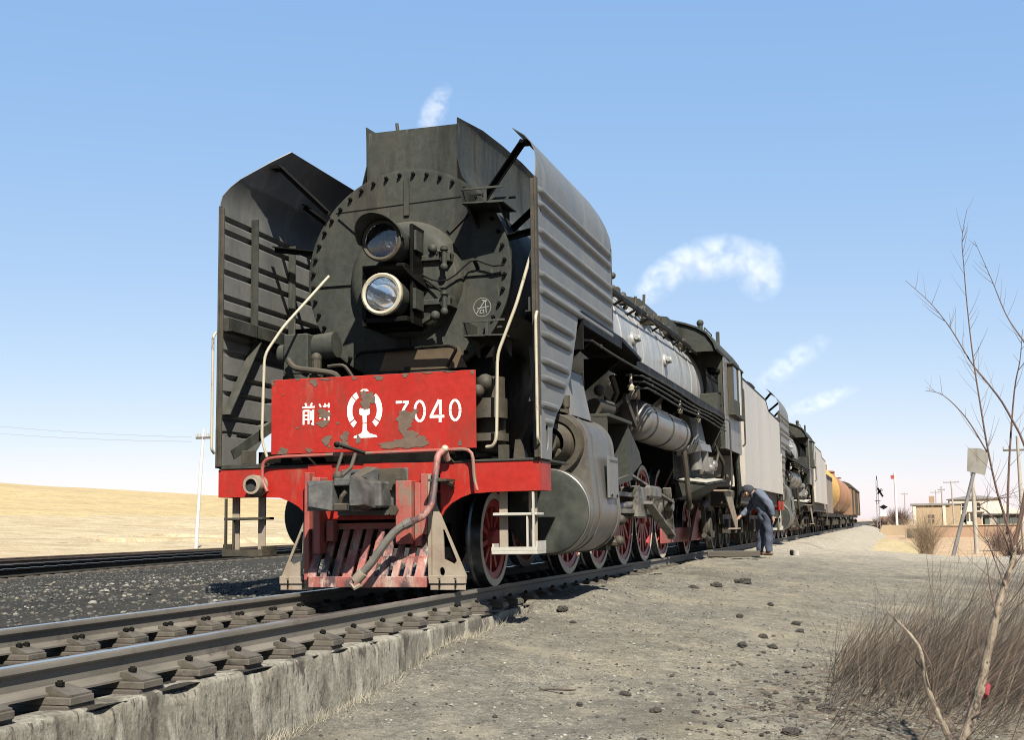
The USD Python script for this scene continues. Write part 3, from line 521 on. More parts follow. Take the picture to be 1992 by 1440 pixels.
# --- air hoses
hz = arc_path([(.74, -.05, 1.18), (.735, -.12, 1.27), (.70, -.20, 1.22), (.69, -.24, .98), (.675, -.28, .78), (.61, -.30, .68), (.45, -.31, .62)], .09, 5)
P_('brake_pipe', MB().tube(hz, .030, 10), 'pilot', label='pinkish painted brake pipe')
P_('brake_hose', MB().tube(arc_path([(.50, -.31, .64), (.36, -.32, .57), (.24, -.33, .44), (.13, -.34, .28), (.02, -.34, .17)], .1, 5), .036, 10).tube([(.50, -.31, .64), (.43, -.315, .605)], .043, 10), 'hose')
P_('hose_coupling', MB().cyl((.05, -.345, .20), (-.02, -.345, .125), .05, n=12).tube([(-.02, -.36, .15), (-.06, -.36, .10), (-.02, -.37, .06), (.03, -.36, .09)], .02, 6), 'guard')
P_('pipe_clamp', MB().box(.63, .80, -.26, -.02, .985, 1.005).tube([(.72, -.25, 1.0), (.80, -.12, .96), (.78, -.03, .93)], .02, 6), 'iron')
P_('cock', MB().ball((.745, -.13, 1.275), .035, 1), 'cream')
sk = P_('hose_socket', MB().lathe([(.055, -.01), (.062, .0), (.088, .0), (.092, .02), (.09, .16)], (-1.155, -.16, 1.0), (0, 1, 0), 20).lathe([(.10, .0), (.10, .05), (.07, .05)], (-1.15, -.09, .985), (0, 1, 0), 16), 'guard')
P_('socket_bore', MB().lathe([(.001, .03), (.058, .03), (.058, -.008)], (-1.155, -.16, 1.0), (0, 1, 0), 16), 'blackhole', sk)
# --- number plate
PY = -.055
plate = P_('number_plate', MB().box(-1.012, 1.012, PY, PY+.022, 1.278, 1.982, .004), 'red', label='red number plate with white emblem and 7040')
P_('plate_support', MB().box(-.8, -.72, PY+.023, .3, 1.19, 1.9).box(.72, .8, PY+.023, .3, 1.19, 1.9).box(-.95, .95, PY+.023, PY+.06, 1.9, 1.96), 'dark')
def px(u, v):
    """Place on the plate: u right 0..1, v down 0..1."""
    return (-1.012+2.024*u, 1.982-.704*v)
def uv(q):           # measured on the plate as fractions
    x, y = q; u = (x-45)/1880.0; top = 193-108*u; bot = 880-65*u
    return px(u, (y-top)/(bot-top))
def strokes(segs, w):
    return ops.unary_union([LineString([uv(p) for p in s]).buffer(w, cap_style=2, join_style=2) for s in segs])
let = []
let.append(strokes([[(372, 405), (384, 432)], [(436, 402), (424, 430)], [(345, 445), (462, 438)]], .0085))
let.append(strokes([[(357, 470), (357, 603)], [(357, 476), (404, 473), (404, 598)], [(357, 520), (404, 517)], [(357, 556), (404, 553)], [(426, 476), (426, 560)], [(448, 462), (448, 598), (430, 592)]], .0085))
let.append(strokes([[(505, 412), (520, 440)], [(560, 405), (560, 440)], [(594, 402), (594, 445)], [(540, 432), (604, 425)], [(508, 545), (526, 530)], [(556, 520), (556, 562)], [(594, 470), (594, 560)], [(560, 545), (608, 500)]], .0075))
# emblem: broken ring over a rail section
cx, cz = uv((928, 470)); R1, R0 = .178, .118
def ring(a0, a1, sx=.98, sz=1.10):
    A = np.radians(np.linspace(a0, a1, 24))
    o = [(cx+R1*sx*math.sin(a), cz+R1*sz*math.cos(a)) for a in A]; i = [(cx+R0*sx*math.sin(a)*1.06, cz+R0*sz*math.cos(a)*1.06) for a in A[::-1]]
    return Polygon(o+i)
for a in ((-141, -126), (-121.5, -47), (-43.5, -28), (39, 121.5), (126, 141)): let.append(ring(*a))
let.append(Polygon([uv(q) for q in ((888, 290), (905, 272), (950, 270), (968, 288), (950, 292), (905, 296))]))
let.append(Polygon([uv(q) for q in ((878, 462), (890, 448), (930, 456), (965, 446), (977, 458), (977, 500), (960, 512), (949, 516), (947, 582), (912, 584), (910, 518), (892, 514), (879, 503))]))
let.append(Polygon([uv(q) for q in ((912, 594), (947, 592), (950, 655), (975, 680), (1040, 700), (1044, 717), (880, 724), (828, 724), (830, 708), (893, 684), (910, 658))]))
let.append(strokes([[(1215, 393), (1272, 391)], [(1282, 391), (1332, 389)], [(1326, 390), (1290, 446), (1262, 520)]], .012))
def zero(x, y, rx=44, ry=92):
    pts = [uv((x+rx*math.sin(t), y-ry*math.cos(t))) for t in np.linspace(0, 2*PI, 40)]
    g = LineString(pts).buffer(.0115, cap_style=2)
    cut = ops.unary_union([LineString([uv((x-70, y+d)), uv((x+70, y+d))]).buffer(.0025) for d in (0,)]+[LineString([uv((x, y-110)), uv((x, y+110))]).buffer(.0022)])
    return g.difference(cut)
let += [zero(1430, 474), zero(1745, 464)]
let.append(strokes([[(1604, 368), (1530, 522)], [(1520, 526), (1600, 523)], [(1606, 523), (1648, 521)]], .0125)); let.append(strokes([[(1614, 366), (1614, 505)], [(1612, 535), (1612, 578)]], .0125))
P_('white_lettering', MB().ext(ops.unary_union(let).buffer(0), 'y', PY-.0025, PY-.0004), 'lettering', plate)
def blotch(x, y, rx, ry, seed):
    r = random.Random(seed); ph = [r.uniform(0, 6.3) for _ in range(6)]
    pts = []
    for t in np.linspace(0, 2*PI, 36, endpoint=False):
        k = 1+.18*math.sin(2*t+ph[0])+.15*math.sin(3*t+ph[1])+.12*math.sin(5*t+ph[2])+.08*math.sin(8*t+ph[3])+.06*math.sin(13*t+ph[4])
        pts.append(uv((x+rx*k*math.cos(t), y+ry*k*math.sin(t))))
    return Polygon(pts).buffer(0)
rp = [(957, 372, 64, 74), (930, 330, 40, 40), (548, 500, 52, 46), (540, 590, 60, 30), (575, 745, 42, 42), (745, 710, 38, 44), (725, 790, 60, 44), (870, 740, 26, 34), (1300, 560, 86, 90), (1335, 690, 60, 50), (1310, 770, 190, 50), (1180, 790, 90, 34), (1430, 760, 80, 45), (455, 210, 34, 34), (300, 185, 16, 12), (835, 172, 18, 16), (1060, 165, 44, 20), (1300, 140, 22, 22), (160, 850, 50, 34), (410, 838, 30, 20), (295, 634, 16, 8), (680, 588, 14, 12), (160, 328, 10, 6), (1785, 770, 18, 24), (1900, 110, 16, 20), (55, 225, 14, 22), (600, 800, 14, 14), (1395, 470, 22, 20), (60, 200, 26, 8), (560, 182, 40, 9), (1500, 118, 40, 6), (1700, 104, 50, 6)]
lim = sbox(-1.011, 1.279, 1.011, 1.981)
rust = ops.unary_union([blotch(*q, 30+i) for i, q in enumerate(rp)]).intersection(lim)
P_('rust_patch', MB().ext(rust, 'y', PY-.0042, PY-.0021), 'rustpatch', plate)
# --- smokebox, boiler, domes
def ring_box(y0, y1, r, mb=None, n=64): return (mb or MB()).lathe([(r-.06, y0), (r, y0), (r, y1), (r-.06, y1)], (0, 0, ZC), (0, 1, 0), n)
P_('smokebox', MB().lathe([(RS-.02, .885), (RS-.012, 1.0), (RS-.03, 1.0), (RS-.03, 3.25), (RS-.08, 3.25)], (0, 0, ZC), (0, 1, 0), 72), 'black')
front = P_('smokebox_front', MB().lathe([(.02, .872), (.62, .872), (1.05, .872), (RS, .878), (RS, .915), (RS-.03, .92)], (0, 0, ZC), (0, 1, 0), 72), 'black')
m = MB()
for k in range(44):
    a = 2*PI*(k+.5)/44; p = np.array([1.025*math.sin(a), .873, ZC+1.025*math.cos(a)])
    if 148 < math.degrees(a) % 360 < 212: continue
    m.cyl(p, p-[0, .032, 0], .021, n=6).cyl(p-[0, .03, 0], p-[0, .05, 0], .012, n=6)
P_('rim_bolts', m, 'dark', front, smooth=False)
m = MB()
for ang in (0, 48, 90, 180, 270, 312):
    a = math.radians(ang); d = np.array([math.sin(a), 0, math.cos(a)]); c = np.array([0, .862, ZC-.04 if ang in (90, 270) else ZC])
    m.bar(c+d*.60, c+d*.985, .055, .024, up=(0, -1, 0))
P_('stiffening_rib', m, 'black', front)
P_('plate_seam', MB().bar((-.78, .870, 3.79), (.82, .870, 3.855), .010, .004, up=(0, -1, 0)), 'dark', front)
door = P_('smokebox_door', MB().lathe([(.001, .70), (.40, .705), (.49, .722), (.55, .76), (.585, .815), (.60, .868)], (0, 0, 3.04), (0, 1, 0), 64), 'black', label='dished smokebox door behind the lamps')
for z in (3.20, 2.76):
    h = P_('door_hinge', MB().box(.18, .53, .655, .70, z-.028, z+.028, .006).box(.43, .53, .64, .87, z-.05, z+.05, .008).cyl((.48, .63, z-.10), (.48, .63, z+.1), .026, n=10).ball((.48, .62, z-.11), .04, 1).cyl((.48, .63, z+.06), (.48, .63, z+.085), .045, n=8), 'black', door)
P_('door_clamp', MB().bar((.30, .72, 3.32), (.42, .66, 3.24), .05, .04).ball((.36, .64, 3.285), .045, 1).bar((.2, .70, 2.56), (.38, .66, 2.64), .05, .04).ball((.38, .64, 2.62), .05, 1), 'black', door)
cab_pts = [(.17, .69, 3.10), (.25, .66, 3.03), (.34, .65, 2.98), (.42, .65, 2.96), (.50, .66, 2.97), (.57, .70, 3.02), (.64, .74, 3.10), (.70, .77, 3.16), (.77, .78, 3.165), (.85, .79, 3.13), (.93, .79, 3.10), (1.04, .80, 3.105)]
P_('lamp_cable', MB().tube(cab_pts, .009, 6).tube([(.15, .69, 3.06), (.28, .655, 2.98), (.40, .64, 2.89), (.44, .64, 2.86)], .012, 6).bar((.75, .86, 3.10), (.74, .77, 3.17), .035, .02), 'dark')
ch = LineString([(.785+.088*math.cos(t), 2.715+.092*math.sin(t)) for t in np.linspace(0, 2*PI, 40)]).buffer(.0024)
ch = ch.union(LineString([(.725, 2.655), (.815, 2.785), (.825, 2.66)]).buffer(.0036)).union(LineString([(.735, 2.705), (.85, 2.72)]).buffer(.004)).union(LineString([(.76, 2.655), (.80, 2.66), (.80, 2.69), (.765, 2.685), (.76, 2.655)]).buffer(.003)).union(LineString([(.785, 2.785), (.83, 2.775)]).buffer(.005))
P_('chalk_mark', MB().ext(ch, 'y', .869, .8715), 'chalk', front)
# lamps
def lamp(zc, visor):
    body = MB().lathe([(.001, .62), (.14, .60), (.185, .50), (.19, .30), (.196, .29), (.196, .24)], (0, 0, zc), (0, 1, 0), 40)
    L = P_('headlamp', body, 'black', label='upper headlamp with visor' if visor else 'lower headlamp with cream ring')
    P_('lamp_rim', MB().lathe([(.196, .26), (.206, .24), (.204, .20), (.188, .188), (.165, .197), (.163, .25)], (0, 0, zc), (0, 1, 0), 44), 'cream' if not visor else 'iron', L)
    if visor: P_('lamp_throat', MB().lathe([(.10, .40), (.163, .39), (.164, .235), (.18, .235)], (0, 0, zc), (0, 1, 0), 40), 'blackhole', L)
    P_('reflector', MB().lathe([(.02, .47), (.07, .455), (.11, .41)] if visor else [(.02, .47), (.07, .455), (.12, .40), (.15, .33), (.163, .24)], (0, 0, zc), (0, 1, 0), 40), 'mirror', L)
    P_('lamp_bulb', MB().ball((0, .36, zc), .026, 2).cyl((0, .38, zc), (0, .47, zc), .014, n=8), 'bulb', L)
    P_('lens', MB().lathe([(.001, .185), (.06, .187), (.12, .194), (.164, .205), (.164, .215), (.12, .204), (.001, .195)], (0, 0, zc), (0, 1, 0), 40), 'glasslens', L)
    if visor:
        A = np.radians(np.linspace(-100, 88, 25)); g = []
        for t in (0, .25, .5, .75, 1.0):
            g.append([(.215*math.sin(a)*(1+.04*t), .27-t*(.10+.22*max(0, math.cos(a+.25))), zc+.215*math.cos(a)*(1+.02*t)) for a in A])
        P_('visor', MB().shell(np.array(g), .008), 'black', L)
    return L
U = lamp(3.305, True); Lw = lamp(2.785, False)
P_('lamp_bracket', MB().box(-.20, .20, .30, .86, 3.055, 3.09, .004).box(-.24, -.20, .3, .86, 2.5, 3.09).box(.20, .235, .42, .86, 2.52, 3.5, .005).box(-.2, .2, .62, .86, 2.5, 3.2).hull([(.2, .22, 3.05), (-.2, .22, 3.05), (.24, .35, 2.97), (-.24, .35, 2.97), (.24, .75, 3.05), (-.24, .75, 3.05), (.3, .75, 2.88), (.24, .74, 2.9)]).box(-.22, .22, .3, .86, 2.53, 2.575, .004), 'dark')
P_('lamp_side_box', MB().box(.236, .262, .44, .62, 3.24, 3.44, .004).box(.236, .27, .40, .62, 2.66, 2.86, .004), 'black')
P_('apron_plate', MB().hull([(-.2, .80, 2.335), (.55, .80, 2.335), (.62, .86, 2.13), (-.3, .86, 2.13), (-.2, .83, 2.335), (.55, .83, 2.335), (.62, .89, 2.13), (-.3, .89, 2.13)]), 'rustyplate')
P_('grab_rail', MB().tube(arc_path([(-.52, .74, 2.26), (-.45, .74, 2.315), (.5, .72, 2.33), (.57, .72, 2.30), (.45, .78, 2.14)], .05), .017, 8), 'dark')
for z, s in ((3.66, 1), (2.37, 1)):
    m = MB().hull([(.72, .46, z+.0), (1.12, .52, z), (1.12, .95, z), (.72, .90, z), (.72, .46, z+.015), (1.12, .52, z+.015), (1.12, .95, z+.015), (.72, .9, z+.015)])
    m.bar((.725, .46, z+.08), (.725, .90, z+.08), .012, .15).bar((.725, .46, z+.14), (1.12, .52, z+.15), .02, .02).bar((.95, .49, z), (.95, .495, z+.15), .03, .012, up=(0, 1, 0)).bar((.73, .9, z+.15), (1.12, .95, z+.15), .02, .02)
    m.hull([(.74, .5, z-.001), (.76, .5, z-.001), (.74, .87, z-.001), (.76, .87, z-.16), (.74, .87, z-.16), (.76, .87, z-.001)]).hull([(1.05, .55, z-.001), (1.07, .55, z-.001), (1.05, .9, z-.001), (1.07, .9, z-.16), (1.05, .9, z-.16), (1.07, .9, z-.001)])
    if s < 0: m.mirror()
    P_('front_step_bracket', m, 'black')
# chimney cowl
HW = .49
P_('chimney_cowl', MB().hull([(-HW, 1.0, 4.0), (HW, 1.0, 4.0), (-HW, 1.0, 4.645), (HW, 1.0, 4.645), (-HW, 1.03, 4.0), (HW, 1.03, 4.0), (-HW, 1.03, 4.645), (HW, 1.03, 4.645)]), 'black')
for s in (1, -1):
    g = []
    for y, zt in ((1.0, 4.66), (1.7, 4.70), (2.4, 4.74), (3.2, 4.76), (4.0, 4.74)):
        g.append([(s*x, y, z) for x, z in ((HW+.20, 3.88), (HW+.05, 4.1), (HW, 4.3), (HW+.002, zt-.1), (HW+.006, zt-.02), (HW+.022, zt+.05), (HW+.05, zt+.085))])
    for k_ in range(7): g[0][k_] = (s*(HW+(.0, .0, .0, .002, .004, .006, .008)[k_]) if k_ > 1 else g[0][k_][0], 1.0, g[0][k_][2]-(.03 if k_ == 6 else 0))
    G = np.array(g); P_('cowl_side_sheet', MB().shell(G if s < 0 else G[::-1], .008), 'black')
P_('cowl_rear_plate', MB().box(-HW, HW, 3.9, 3.92, 3.9, 4.7), 'black')
P_('chimney', MB().lathe([(.36, 4.0), (.30, 4.2), (.30, 4.55), (.34, 4.6), (.27, 4.6), (.25, 4.3)], (0, 2.0, 0), (0, 0, 1), 32), 'dark')
P_('cowl_pipe', MB().tube([(-.38, 1.6, 4.4), (-.385, 1.6, 4.8), (-.40, 1.6, 4.93)], .02, 8), 'iron')
def rad(y, off=0): return float(np.interp(y, [3.2, 4.5, 7, 9, 10.5, 13], [1.05, 1.06, 1.09, 1.14, 1.17, 1.17]))+off
boiler = P_('boiler', MB().lathe([(rad(y), y) for y in (3.2, 4.5, 7, 9, 10.5, 13.4)], (0, 0, ZC), (0, 1, 0), 72), 'cladding')
for y in (4.7, 6.15, 7.6, 9.05, 10.5, 11.9):
    P_('boiler_band', MB().lathe([(rad(y), y-.035), (rad(y, .008), y-.033), (rad(y, .008), y+.033), (rad(y), y+.035)], (0, 0, ZC), (0, 1, 0), 72), 'cladding', boiler)
P_('sand_dome', MB().hull([(x, y, z) for x, z in ((-.62, 3.95), (.62, 3.95), (-.5, 4.45), (.5, 4.45), (-.3, 4.6), (.3, 4.6)) for y in (4.9, 6.7)]), 'black')
P_('steam_dome', MB().lathe([(.55, 4.0), (.5, 4.3), (.46, 4.45), (.33, 4.57), (.001, 4.62)], (0, 8.1, 0), (0, 0, 1), 40), 'black')
P_('turret_hood', MB().hull([(x, y, z) for x, z in ((-.75, 4.0), (.75, 4.0), (-.62, 4.36), (.62, 4.36), (-.3, 4.45), (.3, 4.45)) for y in (10.0, 11.6)]).hull([(x, y, z) for x, z in ((.55, 3.9), (1.02, 3.8), (1.0, 4.1), (.6, 4.16)) for y in (10.45, 11.4)]), 'black')
for s in (1, -1):
    pipe = MB()
    for y0 in (3.42, 3.72, 4.02, 4.36):
        A = np.radians(np.linspace(18, 98, 14)); pipe.tube([(s*(rad(y0)+.05)*math.sin(a), y0+.05*math.sin(3*a), ZC+(rad(y0)+.05)*math.cos(a)) for a in A], .026, 6)
    P_('sand_pipe', pipe, 'dark')
    pts = [(s*(rad(y, .16))*math.sin(math.radians(63)), y, ZC+rad(y, .16)*math.cos(math.radians(63))) for y in np.linspace(3.3, 12.6, 12)]
    P_('boiler_handrail', MB().tube(pts, .024, 8), 'dark')
    pts = [(s*rad(y, .12)*math.sin(math.radians(56)), y, ZC+rad(y, .12)*math.cos(math.radians(56))) for y in np.linspace(3.3, 12.4, 12)]
    cl = MB().tube(pts, .034, 8)
    for y in np.arange(3.5, 12.5, .9): cl.cyl((s*rad(y)*math.sin(1.09), y, ZC+rad(y)*math.cos(1.09)), (s*rad(y, .18)*math.sin(1.09), y, ZC+rad(y, .18)*math.cos(1.09)), .02, n=6)
    P_('boiler_pipe', cl, 'dark')
    bits = MB(); rr = random.Random(5)
    for k in range(26):
        y = rr.uniform(7.0, 12.4); a = math.radians(rr.uniform(40, 60)); r = rad(y, .08); p = np.array([s*r*math.sin(a), y, ZC+r*math.cos(a)])
        if k % 3: bits.cyl(p-[0, .1, .05], p+[0, .12, .06], rr.uniform(.03, .06), n=8)
        else: bits.box(p[0]-.06, p[0]+.06, y-.08, y+.08, p[2]-.05, p[2]+.08, .01)
    P_('boiler_fittings', bits, 'iron')
    st = MB()
    for y, a in ((3.55, 56), (3.95, 52), (4.9, 50), (5.9, 50)):
        q = math.radians(a); p = np.array([s*rad(y)*math.sin(q), y, ZC+rad(y)*math.cos(q)]); d = np.array([s*math.sin(q), 0, math.cos(q)])
        st.cyl(p, p+d*.24, .03, n=8).ball(p+d*.26, .05, 1).cyl(p+d*.2+[0, -.1, 0], p+d*.2+[0, .1, 0], .025, n=6)
    P_('washout_fitting', st, 'iron')
    for y, a in ((6.9, 84), (9.2, 86)):
        q = math.radians(a); p = np.array([s*rad(y)*math.sin(q), y, ZC+rad(y)*math.cos(q)]); d = np.array([s*math.sin(q), 0, math.cos(q)])
        P_('check_valve', MB().lathe([(.11, -.01), (.10, .03), (.06, .05), (.05, .12), (.001, .13)], p, d, 14).cyl(p+d*.08+[0, -.1, 0], p+d*.08+[0, .12, 0], .03, n=8), 'cladding')
for x, z1 in ((.72, 4.24), (.86, 4.26)): P_('whistle_pipe', MB().cyl((x-.03, 9.1, 3.85), (x, 9.1, z1), .024, n=8), 'iron')
# --- smoke deflectors
RIBS = [3.62, 3.49, 3.24, 3.09, 2.84, 2.69, 2.45, 2.30, 2.06, 1.90, 1.66, 1.51]
def deflector(s):
    zs = sorted(set([1.185, 1.3, 1.42]+[3.55, 3.70, 3.75]+[2.655, 2.665]+[round(r+d, 3) for r in RIBS for d in (-.046, -.034, -.026, -.012, .006, .02, .027, .04)]))
    T = np.array([0, .012, .03, .05, .2, .4, .6, .8, .95, .97, .988, 1.0])
    rows = []
    for z in zs:
        y0 = -.03
        y1 = float(np.interp(z, [1.17, 1.42, 1.6, 1.73, 2.0, 2.2, 2.66], [.16, .38, .56, .80, 1.12, 1.24, 1.5] if s > 0 else [.5, .8, .95, 1.1, 1.3, 1.4, 1.5])) if z <= 2.66 else 3.17
        d = max(float(np.interp(z-r, [-.034, -.026, -.012, .006, .02, .027], [0, .7, 1, 1, .7, 0])) for r in RIBS)
        fade = np.clip(np.minimum(T*(y1-y0)-.07, (1-T)*(y1-y0)-.05)/.07, 0, 1)
        rows.append([(1.588+.036*d*f, y0+(y1-y0)*t, z) for t, f in zip(T, fade)])
    for x, z, y0, y1 in ((1.585, 3.83, .0, 3.12), (1.56, 3.94, .1, 3.02), (1.515, 4.05, .22, 2.9), (1.44, 4.17, .38, 2.75), (1.34, 4.29, .52, 2.62), (1.18, 4.42, .66, 2.5)):
        rows.append([(x, y0+(y1-y0)*t, z) for t in T])
    G = np.array(rows); m = MB().shell(G, .007) if True else None
    if s < 0: m.mirror()
    D = P_('smoke_deflector', m, 'deflector', label=('right' if s > 0 else 'left')+' smoke deflector of ribbed sheet', smooth=28)
    q = MB().box(1.545, 1.583, -.045, -.02, 1.18, 3.70, .004).box(1.583, 1.60, -.05, .03, 1.18, 3.72, .003)
    q.box(1.572, 1.596, 3.13, 3.19, 2.7, 3.72, .003)
    P_('edge_strip', q if s > 0 else q.mirror(), 'iron', D)
    for y, z0, z1 in ((.62, 2.45, 3.72), (1.45, 2.45, 3.62), (2.3, 2.7, 3.72)):
        q = MB().box(1.565, 1.578, y-.05, y+.05, z0, z1).box(1.50, 1.564, y-.05, y-.038, z0, z1)
        P_('stiffener', q if s > 0 else q.mirror(), 'black', D)
    q = MB().box(1.50, 1.575, .0, 1.5, 2.5, 2.62).box(1.47, 1.55, .0, 1.5, 2.49, 2.5)
    P_('inner_rail', q if s > 0 else q.mirror(), 'black', D)
    q = MB().bar((1.53, .66, 2.5), (1.53, .02, 1.68), .012, .09, up=(1, 0, 0)).bar((1.3, .9, 1.75), (1.5, .1, 1.3), .012, .1)
    P_('diagonal_brace', q if s > 0 else q.mirror(), 'black', D)
    # slotted foot plate joining the beam
    foot = Polygon([(-.03, 1.17), (.30, 1.17), (.36, 1.55), (-.03, 1.55)]).difference(affinity.scale(Point(.15, 1.37).buffer(.06), 1, 2.0))
    q = MB().ext(foot, 'x', 1.60, 1.612)
    P_('foot_plate', q if s > 0 else q.mirror(), 'deflector', D)
    q = MB()
    for (a, b) in (((.84, .80, 3.80), (1.30, .62, 4.28)), ((.90, 1.55, 3.66), (1.46, 1.5, 4.10)), ((.98, 2.3, 3.50), (1.5, 2.25, 4.0)), ((1.02, .92, 3.42), (1.5, .9, 3.5))):
        q.bar(a, b, .07, .012).bar(np.array(a)+[0, .03, -.02], np.array(b)+[0, .03, -.02], .01, .06)
    q.box(1.28, 1.36, .55, .70, 4.235, 4.262)
    P_('deflector_stay', q if s > 0 else q.mirror(), 'dark', D)
    q = MB().tube(arc_path([(1.6, -.07, 1.31), (1.6, -.12, 1.34), (1.6, -.12, 2.42), (1.6, -.07, 2.47)], .05), .0135, 8)
    P_('edge_handrail', q if s > 0 else q.mirror(), 'cream', D)
deflector(1); deflector(-1)
for s in (1, -1):
    q = MB().tube(arc_path([(s*1.545, .05, 3.10), (s*1.40, -.03, 2.56), (s*1.225, -.06, 2.11), (s*1.205, -.06, 1.36), (s*1.17, -.05, 1.29), (s*1.10, -.03, 1.285)], .07), .015, 8) if s > 0 else MB().tube(arc_path([(-.66, .45, 3.05), (-.95, .05, 2.50), (-1.09, -.05, 2.23), (-1.105, -.06, 1.42), (-1.06, -.04, 1.26)], .08), .014, 8)
    P_('front_handrail', q, 'cream')
P_('handrail_upper', MB().tube([(1.545, .05, 3.10), (1.58, .12, 3.45)], .02, 8), 'dark')
# --- clutter on the front deck
P_('air_pump', MB().box(-1.10, -.84, .35, .75, 2.08, 2.48, .012).cyl((-.84, .55, 2.36), (-.62, .55, 2.38), .13, n=18).cyl((-1.2, .5, 2.3), (-1.1, .5, 2.3), .10, n=14).cyl((-.98, .55, 1.3), (-.98, .55, 2.08), .2, n=18), 'black')
P_('air_pump', MB().cyl((1.02, .35, 1.26), (1.02, .35, 1.95), .14, n=18).cyl((1.04, .25, 1.35), (1.04, .25, 1.42), .18, n=18).cyl((1.04, .25, 1.56), (1.04, .25, 1.74), .17, n=18).ball((1.05, .12, 1.88), .08, 2).ball((1.0, .05, 1.80), .06, 2), 'iron')
P_('deck_valve', MB().cyl((-.72, .3, 2.0), (-.72, .3, 2.22), .05, n=10).ball((-.72, .3, 2.22), .055, 1).cyl((-.78, .3, 2.05), (-.66, .3, 2.05), .03, n=8), 'iron')
P_('feed_pipe', MB().tube(arc_path([(-1.02, .3, 2.22), (-.92, .22, 2.12), (-.6, .2, 2.07), (-.45, .22, 2.04), (-.43, .25, 1.88), (-.5, .3, 1.8)], .08), .03, 8).tube(arc_path([(-.62, .35, 2.14), (-.45, .35, 2.15), (-.36, .4, 2.0), (-.28, .45, 2.02)], .05), .018, 6), 'iron')
P_('feedwater_drum', MB().box(-1.12, -.5, .2, .5, 1.985, 2.0).cyl((-1.05, .45, 1.86), (-.5, .45, 1.86), .12, n=16), 'black')
P_('apron_sheet', MB().box(-1.56, -.62, 1.3, 1.32, 1.25, 2.62).box(-1.5, -1.0, .62, 1.3, 1.18, 1.35), 'dark')
P_('saddle', MB().hull([(-.62, .95, 1.2), (.62, .95, 1.2), (-.62, 2.8, 1.2), (.62, 2.8, 1.2), (-.85, 1.05, 2.35), (.85, 1.05, 2.35), (-.85, 2.8, 2.35), (.85, 2.8, 2.35)]).box(-1.0, 1.0, .9, 3.6, .92, 1.25), 'dark')
P_('hanging_bracket', MB().hull([(1.28, .2, 1.19), (1.40, .2, 1.19), (1.34, .2, 1.36), (1.30, .2, 1.36), (1.28, .3, 1.19), (1.4, .3, 1.19), (1.34, .24, 1.36)]).box(1.2, 1.3, -.005, .02, 1.178, 1.30, .004).box(-1.35, -1.2, .0, .02, 1.2, 1.33, .004), 'iron')
# --- entry steps under the beam
def steps(s):
    m = MB()
    for x in (1.20, 1.475): m.bar((x, .14, .90), (x, .14, .36), .075, .016, up=(0, 1, 0))
    return m if s > 0 else m.mirror()
for s in (1, -1):
    S = P_('step_hanger', steps(s), 'guard')
    w = 'white' if s > 0 else 'iron'
    q = MB().box(1.135, 1.54, .02, .26, .675, .70, .004); P_('tread', q if s > 0 else q.mirror(), w, S)
    q = MB().box(1.125, 1.545, .0, .30, .335, .365, .004).box(1.125, 1.545, .0, .02, .365, .40).box(1.525, 1.545, .02, .30, .365, .45).box(1.125, 1.145, .02, .3, .365, .43)
    P_('tread', q if s > 0 else q.mirror(), w, S)
    q = MB().box(1.505, 1.522, .0, .03, .40, .88).box(1.44, 1.455, .03, .06, .40, .70); P_('tread_stay', q if s > 0 else q.mirror(), w, S)
# --- wheels
def wheel(name, yc, zc, R, face, s, spokes, weight=None, red='wheelred', wid=.135):
    ax = (s, 0, 0); x0 = s*(face-wid)
    tyre = MB().lathe([(R-.075, 0), (R+.028, 0), (R+.026, .02), (R+.003, .035), (R, .05), (R-.003, wid), (R-.075, wid)], (x0, yc, zc), ax, 48)
    m = MB().lathe([(.001, wid+.03), (R*.2, wid+.03), (R*.23, wid), (R*.23, .02), (.001, .01)], (x0, yc, zc), ax, 24)
    m.lathe([(R-.14, .03), (R-.073, .015), (R-.073, wid-.006), (R-.14, wid-.02), (R-.14, .03)], (x0, yc, zc), ax, 48)
    for k in range(spokes):
        a = 2*PI*k/spokes+.2; d = np.array([0, math.cos(a), math.sin(a)]); c = np.array([x0+s*wid*.55, yc, zc])
        m.bar(c+d*R*.18, c+d*(R-.1), .075*R/.75, .055, up=(1, 0, 0))
    W = P_(name, m, red)
    P_('tyre', tyre, 'tread', W)
    P_('tyre_edge', MB().lathe([(R-.068, wid+.001), (R-.006, wid+.001), (R-.006, wid+.004), (R-.068, wid+.004), (R-.068, wid+.001)], (x0, yc, zc), ax, 48), 'rim', W)
    if weight is not None:
        A = np.linspace(weight-.75, weight+.75, 16)
        pts = [(yc+(R-.12)*math.cos(a), zc+(R-.12)*math.sin(a)) for a in A]+[(yc+R*.45*math.cos(a), zc+R*.45*math.sin(a)) for a in (weight+.4, weight-.4)]
        q = MB().ext(pts, 'x', min(x0+s*.03, x0+s*(wid-.005)), max(x0+s*.03, x0+s*(wid-.005))); P_('counterweight', q, red, W)
    return W
DY = [4.07+1.6*k for k in range(5)]
